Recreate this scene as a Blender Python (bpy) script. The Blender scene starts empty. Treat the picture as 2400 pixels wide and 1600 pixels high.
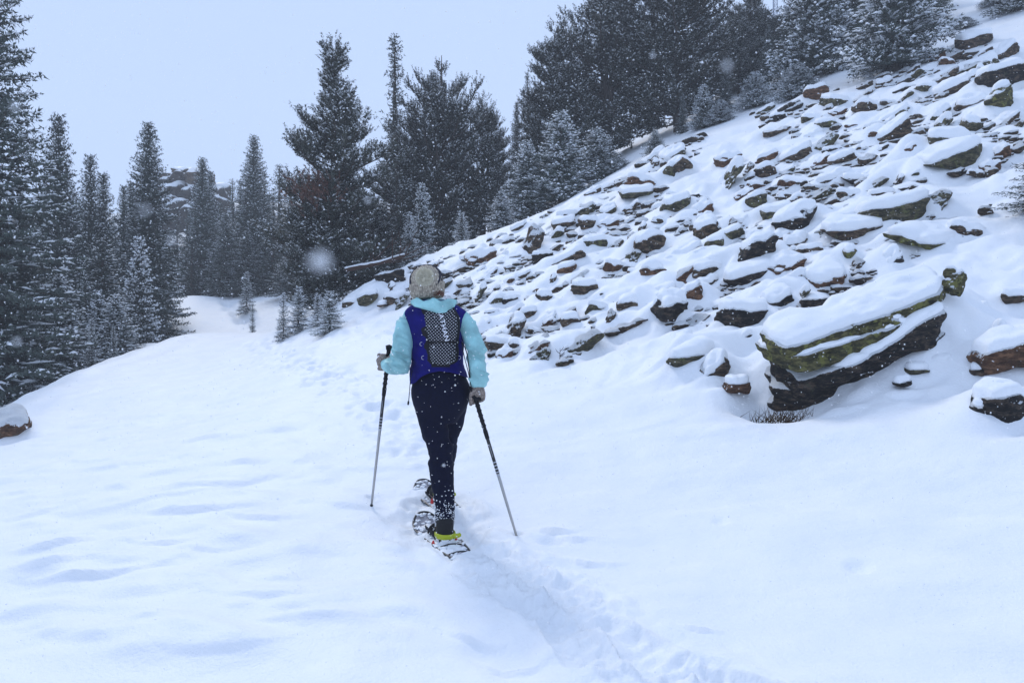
import bpy, math, random
import numpy as np
from mathutils import Vector, Matrix

# ------------------------------------------------------------------ camera, sky, sun, exposure
SC = bpy.context.scene
COL = SC.collection
F = 2400 * 26 / 36.0                      # focal length in photo pixels

cam_d = bpy.data.cameras.new('camera')
cam_d.lens = 26; cam_d.sensor_width = 36
cam_d.clip_start = 0.01; cam_d.clip_end = 600
cam_d.dof.use_dof = True
cam_d.dof.focus_distance = 7.0
cam_d.dof.aperture_fstop = 9.0
cam = bpy.data.objects.new('camera', cam_d)
COL.objects.link(cam)
cam.location = (0, 0, 0)
cam.rotation_euler = (math.radians(90), 0, 0)
SC.camera = cam

SUN_EL = math.radians(47)
SUN_AZ = math.radians(-28)               # from straight ahead (+y) towards the left
wd = bpy.data.worlds.new('World')
SC.world = wd
wd.use_nodes = True
nt = wd.node_tree
nt.nodes.clear()
w_out = nt.nodes.new('ShaderNodeOutputWorld')
w_bg = nt.nodes.new('ShaderNodeBackground')
w_bg.inputs['Strength'].default_value = 0.1
w_sky = nt.nodes.new('ShaderNodeTexSky')
w_sky.sky_type = 'NISHITA'
w_sky.sun_disc = False
w_sky.sun_elevation = SUN_EL
w_sky.sun_rotation = SUN_AZ
w_sky.altitude = 3300
w_sky.dust_density = 4.0
w_mix = nt.nodes.new('ShaderNodeMixRGB')
w_mix.inputs['Fac'].default_value = 0.965   # closed cloud deck over the clear sky
w_mix.inputs['Color2'].default_value = (5.45, 6.95, 10.0, 1)
nt.links.new(w_sky.outputs['Color'], w_mix.inputs['Color1'])
nt.links.new(w_mix.outputs['Color'], w_bg.inputs['Color'])
nt.links.new(w_bg.outputs['Background'], w_out.inputs['Surface'])

sun_d = bpy.data.lights.new('sun', 'SUN')
sun_d.energy = 1.25
sun_d.angle = math.radians(12)
sun_d.color = (1.0, 0.965, 0.93)
sun = bpy.data.objects.new('sun', sun_d)
COL.objects.link(sun)
sd = Vector((math.sin(SUN_AZ) * math.cos(SUN_EL), math.cos(SUN_AZ) * math.cos(SUN_EL), math.sin(SUN_EL)))
sun.rotation_euler = sd.to_track_quat('Z', 'Y').to_euler()
sun.location = sd * 60

vs = SC.view_settings
vs.view_transform = 'Standard'; vs.look = 'None'; vs.gamma = 1.0
vs.use_curve_mapping = False
vs.exposure = 0.07
SC.render.engine = 'CYCLES'
cy = SC.cycles
cy.max_bounces = 6; cy.diffuse_bounces = 4; cy.glossy_bounces = 2
cy.transmission_bounces = 4; cy.volume_bounces = 1; cy.transparent_max_bounces = 8
cy.use_denoising = True
try:
    cy.denoiser = 'OPENIMAGEDENOISE'
except Exception:
    pass
cy.sample_clamp_indirect = 6

# ------------------------------------------------------------------ helpers
RNG = np.random.default_rng(11)
random.seed(5)


def W(px, py, d):
    """world point seen at photo pixel (px, py) at distance d along the view"""
    return np.array([(px - 1200) / F * d, d, (800 - py) / F * d])


def mesh(name, V, faces, mats, smooth=True, mi=None):
    """faces: list of (N,k) int arrays"""
    V = np.asarray(V, dtype=np.float32)
    me = bpy.data.meshes.new(name)
    if isinstance(faces, np.ndarray):
        faces = [faces]
    faces = [np.asarray(f, dtype=np.int32) for f in faces if len(f)]
    nl = sum(f.size for f in faces); nf = sum(len(f) for f in faces)
    me.vertices.add(len(V)); me.vertices.foreach_set('co', V.ravel())
    me.loops.add(nl); me.loops.foreach_set('vertex_index', np.concatenate([f.ravel() for f in faces]))
    tot = np.concatenate([np.full(len(f), f.shape[1], dtype=np.int32) for f in faces])
    st = np.concatenate([[0], np.cumsum(tot)[:-1]]).astype(np.int32)
    me.polygons.add(nf)
    me.polygons.foreach_set('loop_start', st)
    me.polygons.foreach_set('loop_total', tot)
    me.polygons.foreach_set('use_smooth', np.full(nf, bool(smooth)))
    if mi is not None:
        me.polygons.foreach_set('material_index', np.asarray(mi, dtype=np.int32))
    for m in (mats if isinstance(mats, (list, tuple)) else [mats]):
        me.materials.append(m)
    me.update(calc_edges=True)
    me.validate()
    return me


def put(name, me, parent=None, loc=None, label=None, cat=None, group=None, kind=None, rot=None, scale=None):
    o = bpy.data.objects.new(name, me)
    COL.objects.link(o)
    if parent is not None:
        o.parent = parent
    if loc is not None: o.location = loc
    if rot is not None: o.rotation_euler = rot
    if scale is not None: o.scale = scale
    if label: o['label'] = label
    if cat: o['category'] = cat
    if group: o['group'] = group
    if kind: o['kind'] = kind
    return o


def _hash(ix, iy, iz, s):
    h = (ix.astype(np.int64) * 374761393 + iy.astype(np.int64) * 668265263 + iz.astype(np.int64) * 2147483647 + s * 974634777) & 0xFFFFFFFF
    h = ((h ^ (h >> 13)) * 1274126177) & 0xFFFFFFFF
    h = ((h ^ (h >> 16)) * 2246822519) & 0xFFFFFFFF
    return ((h ^ (h >> 15)) & 0xFFFFFF) / float(0xFFFFFF) * 2 - 1


def noise3(x, y, z, s=0):
    x = np.asarray(x, float); y = np.asarray(y, float); z = np.asarray(z, float)
    x, y, z = np.broadcast_arrays(x, y, z)
    ix, iy, iz = np.floor(x), np.floor(y), np.floor(z)
    fx, fy, fz = x - ix, y - iy, z - iz
    u, v, w = [f * f * f * (f * (f * 6 - 15) + 10) for f in (fx, fy, fz)]
    r = 0
    for a in (0, 1):
        for b in (0, 1):
            for c in (0, 1):
                r = r + _hash(ix + a, iy + b, iz + c, s) * (u if a else 1 - u) * (v if b else 1 - v) * (w if c else 1 - w)
    return r


def noise2(x, y, s=0):
    x = np.asarray(x, float); y = np.asarray(y, float)
    ix, iy = np.floor(x), np.floor(y)
    fx, fy = x - ix, y - iy
    u, v = [f * f * f * (f * (f * 6 - 15) + 10) for f in (fx, fy)]
    z = np.zeros_like(ix)
    return (_hash(ix, iy, z, s) * (1 - u) + _hash(ix + 1, iy, z, s) * u) * (1 - v) + \
           (_hash(ix, iy + 1, z, s) * (1 - u) + _hash(ix + 1, iy + 1, z, s) * u) * v


def fbm2(x, y, s=0, o=4):
    r = 0; a = 1; t = 0
    for k in range(o):
        r = r + a * noise2(x * 2 ** k, y * 2 ** k, s + k * 7); t += a; a *= .5
    return r / t


def fbm3(x, y, z, s=0, o=4):
    r = 0; a = 1; t = 0
    for k in range(o):
        r = r + a * noise3(x * 2 ** k, y * 2 ** k, z * 2 ** k, s + k * 7); t += a; a *= .5
    return r / t


def sstep(a, b, x):
    t = np.clip((x - a) / (b - a), 0, 1)
    return t * t * (3 - 2 * t)


# ------------------------------------------------------------------ materials
def mat(name, rough=.8, spec=.3):
    m = bpy.data.materials.new(name)
    m.use_nodes = True
    t = m.node_tree
    b = t.nodes['Principled BSDF']
    b.inputs['Roughness'].default_value = rough
    b.inputs['Specular IOR Level'].default_value = spec
    return m, t, b


def N(t, typ, **kw):
    n = t.nodes.new(typ)
    for k, v in kw.items():
        if k.startswith('i_'):
            n.inputs[k[2:].replace('_', ' ')].default_value = v
        else:
            setattr(n, k, v)
    return n


def ramp(t, stops, src=None):
    r = t.nodes.new('ShaderNodeValToRGB')
    e = r.color_ramp.elements
    while len(e) < len(stops): e.new(.5)
    for el, (p, c) in zip(e, stops):
        el.position = p; el.color = tuple(c) + (1,) if len(c) == 3 else c
    if src is not None: t.links.new(src, r.inputs['Fac'])
    return r


def tex_noise(t, scale, detail=4, coord='Object', rough=.55, vec=None):
    n = t.nodes.new('ShaderNodeTexNoise')
    n.inputs['Scale'].default_value = scale; n.inputs['Detail'].default_value = detail
    n.inputs['Roughness'].default_value = rough
    if vec is None:
        c = t.nodes.new('ShaderNodeTexCoord'); vec = c.outputs[coord]
    t.links.new(vec, n.inputs['Vector'])
    return n


def bump(t, b, src, strength, dist):
    n = t.nodes.new('ShaderNodeBump')
    n.inputs['Strength'].default_value = strength; n.inputs['Distance'].default_value = dist
    t.links.new(src, n.inputs['Height']); t.links.new(n.outputs['Normal'], b.inputs['Normal'])
    return n


def simple(name, col, rough=.7, spec=.3, noise=None, nb=None, metal=0):
    m, t, b = mat(name, rough, spec)
    b.inputs['Metallic'].default_value = metal
    if noise:
        n = tex_noise(t, noise, 4)
        lo = tuple(c * .72 for c in col); hi = tuple(min(1, c * 1.25) for c in col)
        r = ramp(t, [(.3, lo), (.7, hi)], n.outputs['Fac'])
        t.links.new(r.outputs['Color'], b.inputs['Base Color'])
        if nb: bump(t, b, n.outputs['Fac'], .6, nb)
    else:
        b.inputs['Base Color'].default_value = tuple(col) + (1,)
    return m


def snow_mat(name, grain):
    m, t, b = mat(name, .55, .25)
    n = tex_noise(t, 2.6, 5)
    r = ramp(t, [(.3, (.84, .87, .91)), (.7, (.90, .915, .93))], n.outputs['Fac'])
    t.links.new(r.outputs['Color'], b.inputs['Base Color'])
    n1 = tex_noise(t, grain * .12, 4); n2 = tex_noise(t, grain, 3)
    mx = N(t, 'ShaderNodeMath', operation='MULTIPLY_ADD'); mx.inputs[1].default_value = .30
    t.links.new(n2.outputs['Fac'], mx.inputs[0]); t.links.new(n1.outputs['Fac'], mx.inputs[2])
    bump(t, b, mx.outputs[0], .7, .018)
    return m


M_SNOW = snow_mat('snow', 70)
M_CAP = snow_mat('snow_cap', 60)


def rock_mat(name, cols, lichen, lich_amt, snow_at=.86):
    m, t, b = mat(name, .85, .25)
    oi = N(t, 'ShaderNodeObjectInfo')
    tc = N(t, 'ShaderNodeTexCoord')
    mp = N(t, 'ShaderNodeMapping'); mp.inputs['Scale'].default_value = (1, 1, 3.2)
    av = N(t, 'ShaderNodeVectorMath', operation='ADD')
    t.links.new(tc.outputs['Object'], av.inputs[0])
    sc_ = N(t, 'ShaderNodeVectorMath', operation='SCALE'); sc_.inputs['Scale'].default_value = 9
    t.links.new(oi.outputs['Location'], sc_.inputs[0]); t.links.new(sc_.outputs[0], av.inputs[1])
    t.links.new(av.outputs[0], mp.inputs['Vector'])
    n = tex_noise(t, 7.5, 10, vec=mp.outputs[0], rough=.75)
    r = ramp(t, [(.34, cols[0]), (.5, cols[1]), (.62, cols[2])], n.outputs['Fac'])
    n2 = tex_noise(t, 11, 6, vec=av.outputs[0], rough=.7)
    lr = ramp(t, [(.60 - lich_amt, (0, 0, 0)), (.68 - lich_amt, (1, 1, 1))], n2.outputs['Fac'])
    mx = N(t, 'ShaderNodeMixRGB'); mx.inputs['Color2'].default_value = lichen + (1,)
    t.links.new(r.outputs[0], mx.inputs['Color1']); t.links.new(lr.outputs[0], mx.inputs['Fac'])
    # dusting of snow caught on ledges that face up
    g = N(t, 'ShaderNodeNewGeometry'); sx = N(t, 'ShaderNodeSeparateXYZ')
    t.links.new(g.outputs['Normal'], sx.inputs[0])
    n3 = tex_noise(t, 16, 5, vec=av.outputs[0], rough=.7)
    ad = N(t, 'ShaderNodeMath', operation='MULTIPLY_ADD'); ad.inputs[1].default_value = .9
    t.links.new(n3.outputs['Fac'], ad.inputs[0]); t.links.new(sx.outputs['Z'], ad.inputs[2])
    sr = ramp(t, [(snow_at, (0, 0, 0)), (snow_at + .07, (1, 1, 1))], ad.outputs[0])
    m2 = N(t, 'ShaderNodeMixRGB'); m2.inputs['Color2'].default_value = (.84, .87, .9, 1)
    t.links.new(mx.outputs[0], m2.inputs['Color1']); t.links.new(sr.outputs[0], m2.inputs['Fac'])
    t.links.new(m2.outputs[0], b.inputs['Base Color'])
    bump(t, b, n.outputs['Fac'], 1.0, .07)
    return m


M_ROCK = {
    'brown': rock_mat('rock_brown', [(.012, .010, .010), (.072, .050, .034), (.27, .185, .12)], (.16, .155, .095), .015),
    'rubble': rock_mat('rubble', [(.010, .009, .009), (.055, .039, .027), (.20, .14, .09)], (.12, .115, .07), .01, .68),
    'olive': rock_mat('rock_olive', [(.014, .014, .012), (.078, .070, .043), (.25, .21, .125)], (.17, .17, .07), .06),
    'rust': rock_mat('rock_rust', [(.022, .013, .010), (.13, .066, .038), (.33, .175, .095)], (.13, .11, .075), .01),
    'dark': rock_mat('rock_dark', [(.006, .006, .007), (.024, .020, .018), (.13, .095, .07)], (.09, .088, .06), -.01),
    'moss': rock_mat('rock_moss', [(.018, .017, .012), (.085, .078, .036), (.25, .22, .09)], (.25, .245, .07), .07),
}
# ------------------------------------------------------------------ the lie of the land
# support points of the valley floor and path: photo pixel + distance, or plain world points
_ctl = []
for px, py, d in [
    (1040, 1262, 4.69), (1085, 1300, 4.4), (1035, 1172, 5.42), (870, 1183, 5.3), (1215, 1259, 4.7),
    (600, 1000, 7.5), (850, 930, 8.8), (300, 1010, 8.2), (35, 1010, 9.2),
    (700, 850, 13), (500, 900, 11), (480, 786, 18), (600, 786, 18), (740, 782, 17.5), (380, 800, 16.5),
    (200, 838, 17), (0, 905, 16), (120, 868, 16.5), (330, 765, 18.5),
    (480, 815, 20.5), (620, 812, 20.5), (560, 775, 24), (450, 740, 25), (650, 770, 23),
    (400, 690, 29), (470, 683, 30), (560, 692, 30), (640, 685, 29), (700, 720, 25),
    (480, 722, 26.5), (475, 694, 28.4), (400, 720, 27), (560, 702, 28.3), (550, 742, 25.5), (430, 640, 40), (560, 610, 42), (450, 540, 60), (600, 520, 60), (300, 560, 60), (700, 530, 55), (520, 470, 80), (250, 500, 80),
]:
    _ctl.append(W(px, py, d))
_ctl += [np.array(p, float) for p in [
    (0, 0, -1.6), (-2, 0, -1.66), (2, 0, -1.55), (0, 2.5, -1.41), (-2.5, 3, -1.47), (2.2, 3, -1.37), (4, 2, -1.3), (-4.5, 5, -1.35),
    (0, -6, -2.1), (-6, -6, -2.6), (6, -6, -1.8), (-8, 2, -2.1), (-12, 6, -2.6), (8, 0, -1.0), (0, -15, -2.8), (-20, -10, -5), (20, -10, 0),
    (-14, 14, -2.6), (-12.5, 20, -2.6), (-15.5, 24, -1.6), (-18, 30, -1.0), (-18, 22, -3.5), (-25, 30, -3), (-30, 15, -6), (-35, 45, 1),
    (-22, 45, 1.8), (-45, 70, 10), (-45, 0, -12), (-18, 36, -.6), (-28, 90, 14), (20, 60, 14), (40, 90, 20), (0, 90, 16), (-60, 95, 14), (60, 60, 18), (50, 10, 5), (50, -15, 2)]]
_ctl = np.array(_ctl)


def _tps_fit(P, lam):
    n = len(P)
    d = np.linalg.norm(P[:, None, :2] - P[None, :, :2], axis=2)
    K = np.where(d > 0, d * d * np.log(np.maximum(d, 1e-9)), 0)
    A = np.zeros((n + 3, n + 3))
    A[:n, :n] = K + lam * np.eye(n)
    A[:n, n] = 1; A[:n, n + 1:] = P[:, :2]
    A[n, :n] = 1; A[n + 1:, :n] = P[:, :2].T
    b = np.zeros(n + 3); b[:n] = P[:, 2]
    return np.linalg.solve(A, b)


_w = _tps_fit(_ctl, .15)


def valley(x, y):
    r = _w[-3] + _w[-2] * x + _w[-1] * y
    for i, (cx, cy_, _) in enumerate(_ctl):
        d2 = (x - cx) ** 2 + (y - cy_) ** 2 + 1e-12
        r = r + _w[i] * .5 * d2 * np.log(d2)
    return r


def talus(x, y):
    yr = np.interp(x, [-3, -1.5, 1, 4, 12], [15.0, 15.6, 16, 18, 17])
    s2 = .155 + .022 * np.clip(x, -3, 14)
    p = -4.6 + .35 * x + .45 * np.minimum(y, yr) + s2 * np.clip(y - yr, 0, 40)
    # far left end fades out under the trees; keeps the slope from burying the path
    p = p - .5 * np.clip(-3.0 - x, 0, 30)
    p = p - .25 * np.clip(x - 14, 0, 60) - .42 * np.clip(y - 30, 0, 80) - .35 * np.clip(x - 9, 0, 50) * sstep(26, 40, y)
    return p


def ground(x, y):
    a = valley(x, y); b = talus(x, y)
    k = .35 + .03 * np.clip(y, 0, 30)
    m = np.maximum(a, b)
    h = m + k * np.log(np.exp((a - m) / k) + np.exp((b - m) / k)) - k * .15
    return h


def hit(px, py, dmax=80):
    """where the sight line through a photo pixel meets the ground"""
    d = np.concatenate([np.linspace(2.5, 25, 900), np.linspace(25.05, dmax, 500)])
    x = (px - 1200) / F * d; z = (800 - py) / F * d
    g = ground(x, d)
    idx = np.nonzero(z < g)[0]
    if len(idx) == 0: return None
    i = idx[0]
    return np.array([x[i], d[i], g[i]])


GRAD = np.array([.614, .789])             # uphill direction of the boulder slope
# ------------------------------------------------------------------ stones of the boulder slope
import bmesh
_ico = {}


def ico(level):
    if level not in _ico:
        bm = bmesh.new()
        bmesh.ops.create_icosphere(bm, subdivisions=level, radius=1)
        V = np.array([v.co[:] for v in bm.verts])
        Fc = np.array([[v.index for v in f.verts] for f in bm.faces], dtype=np.int32)
        E = np.array([[v.index for v in e.verts] for e in bm.edges], dtype=np.int32)
        bm.free()
        _ico[level] = (V, Fc, E)
    return _ico[level]


def vnormals(V, Fc):
    a, b, c = V[Fc[:, 0]], V[Fc[:, 1]], V[Fc[:, 2]]
    n = np.cross(b - a, c - a)
    out = np.zeros_like(V)
    for k in range(3): np.add.at(out, Fc[:, k], n)
    return out / np.maximum(np.linalg.norm(out, axis=1, keepdims=True), 1e-12)


def relax(V, E, it, f=.5):
    for _ in range(it):
        s = np.zeros_like(V); c = np.zeros(len(V))
        np.add.at(s, E[:, 0], V[E[:, 1]]); np.add.at(s, E[:, 1], V[E[:, 0]])
        np.add.at(c, E[:, 0], 1); np.add.at(c, E[:, 1], 1)
        V = V * (1 - f) + f * s / c[:, None]
    return V


def rock_local(seed, level, L, Wd, T, rough=1.0, cuts=8, pj=.16):
    rg = np.random.default_rng(seed)
    D, Fc, E = ico(level)
    half = np.array([L, Wd, T]) / 2
    pl = []
    for ax in range(3):
        for sg in (-1, 1):
            n = np.zeros(3); n[ax] = sg
            n += rg.normal(0, pj, 3); n /= np.linalg.norm(n)
            pl.append((n, half[ax] * rg.uniform(.85, 1.05)))
    for _ in range(cuts):
        n = rg.normal(0, 1, 3) * np.array([1, .9, .55]); n /= np.linalg.norm(n)
        sup = np.sqrt(((n * half) ** 2).sum())
        pl.append((n, sup * rg.uniform(.84, 1.08)))
    dirs = D * half ** .75
    dirs /= np.linalg.norm(dirs, axis=1, keepdims=True)
    acc = 0; p = 18
    for n, dd in pl:
        acc = acc + np.maximum(dirs @ n, 0) ** p / dd ** p
    V = dirs * (1 / acc ** (1 / p))[:, None]
    sz = (L * Wd * T) ** (1 / 3)
    q = V / sz * 2.2 + seed * 3.1
    amp = .085 * sz * rough
    nv = fbm3(q[:, 0], q[:, 1], q[:, 2], seed, 3) * amp * 2
    # bedding layers run along the slab
    st = noise3(q[:, 0] * .5, q[:, 1] * .5, q[:, 2] * 3.6, seed + 5) * amp * .8
    V = V + D * (nv)[:, None]
    V[:, :2] *= (1 + st / sz)[:, None]
    return V, Fc, E


def frame(yaw, tau, dipx=-.12, dipy=-.33):
    ex = np.array([math.cos(yaw) * math.cos(tau), math.sin(yaw) * math.cos(tau), math.sin(tau)])
    up = np.array([dipx, dipy, 1.0])
    ez = up - ex * (up @ ex); ez /= np.linalg.norm(ez)
    ey = np.cross(ez, ex)
    return np.stack([ex, ey, ez], axis=1)


def cap_of(V, Fc, E, t, seed, lo=.30, hi=.66):
    lo += .10; hi += .08
    n = vnormals(relax(V, E, 2), Fc)
    size = np.ptp(V, axis=0).max()
    q = V / max(size, .2) * 5
    nn = fbm3(q[:, 0], q[:, 1], q[:, 2], seed + 31, 3) * .22
    f = sstep(lo, hi, n[:, 2] + nn)
    f = f ** .7
    t = t * .72
    C = V + np.array([0, 0, 1.0]) * (f * t * (1 + .35 * nn))[:, None] + n * (f * t * .28)[:, None]
    C = C - n * ((1 - f) * (.010 + .02 * size))[:, None]
    C = relax(C, E, 2, .4)
    q = V * 9
    C = C + n * (fbm3(q[:, 0], q[:, 1], q[:, 2], seed + 77, 3) * f * min(.022, .006 + .012 * size))[:, None]
    return C


DRIFTS = []          # (x, y, half length, half depth, yaw, height of hump)


def add_drift(c, L, Wd, T, yaw, k=1.0):
    DRIFTS.append((c[0], c[1], L / 2, Wd / 2, yaw, T * k))


STONE_GROUP = 'stones of the snow covered boulder slope'
N_STONE = [0]


def stone(px, py, w, h, tilt, cls, label, depth=.7, lvl=None, up=None, sink=.10, capt=None, yaw=None, group=STONE_GROUP,
          cat='stone', name='slope_stone', dip=-.33, drift=.85, seed=None, sh=1.0, caplo=.30):
    g = hit(px, min(py + h / 2, 1590))
    if g is None: return None
    d = g[1]
    L = w * d / F * 1.08; hv = h * d / F
    T = hv * 1.1 * sh; Wd = max(L * depth, T * .9) if tilt < 40 else max(T * .9, L * .5)
    sd_ = seed if seed is not None else 100 + N_STONE[0]
    N_STONE[0] += 1
    rg = np.random.default_rng(sd_)
    yw = rg.uniform(-.25, .35) if yaw is None else yaw
    R = frame(yw, math.radians(tilt), dipy=dip)
    lv = lvl or (5 if w > 300 else 4 if w > 55 else 3)
    V, Fc, E = rock_local(sd_, lv, L, Wd, T)
    V = V @ R.T
    c = g + R[:, 1] * (Wd * .47) + R[:, 2] * (T * (.5 - sink))
    o = put(name, mesh(name, V, Fc, M_ROCK[cls]), loc=tuple(c), label=label, cat=cat, group=group)
    t = capt if capt is not None else min(.15, .035 + .10 * L)
    if t > 0:
        C = cap_of(V, Fc, E, t, sd_, lo=caplo, hi=caplo + .36)
        put('snow_cap', mesh('snow_cap', C, Fc, M_CAP), parent=o)
    if drift: add_drift(c, L, Wd, T, yw, drift)
    return o


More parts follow.
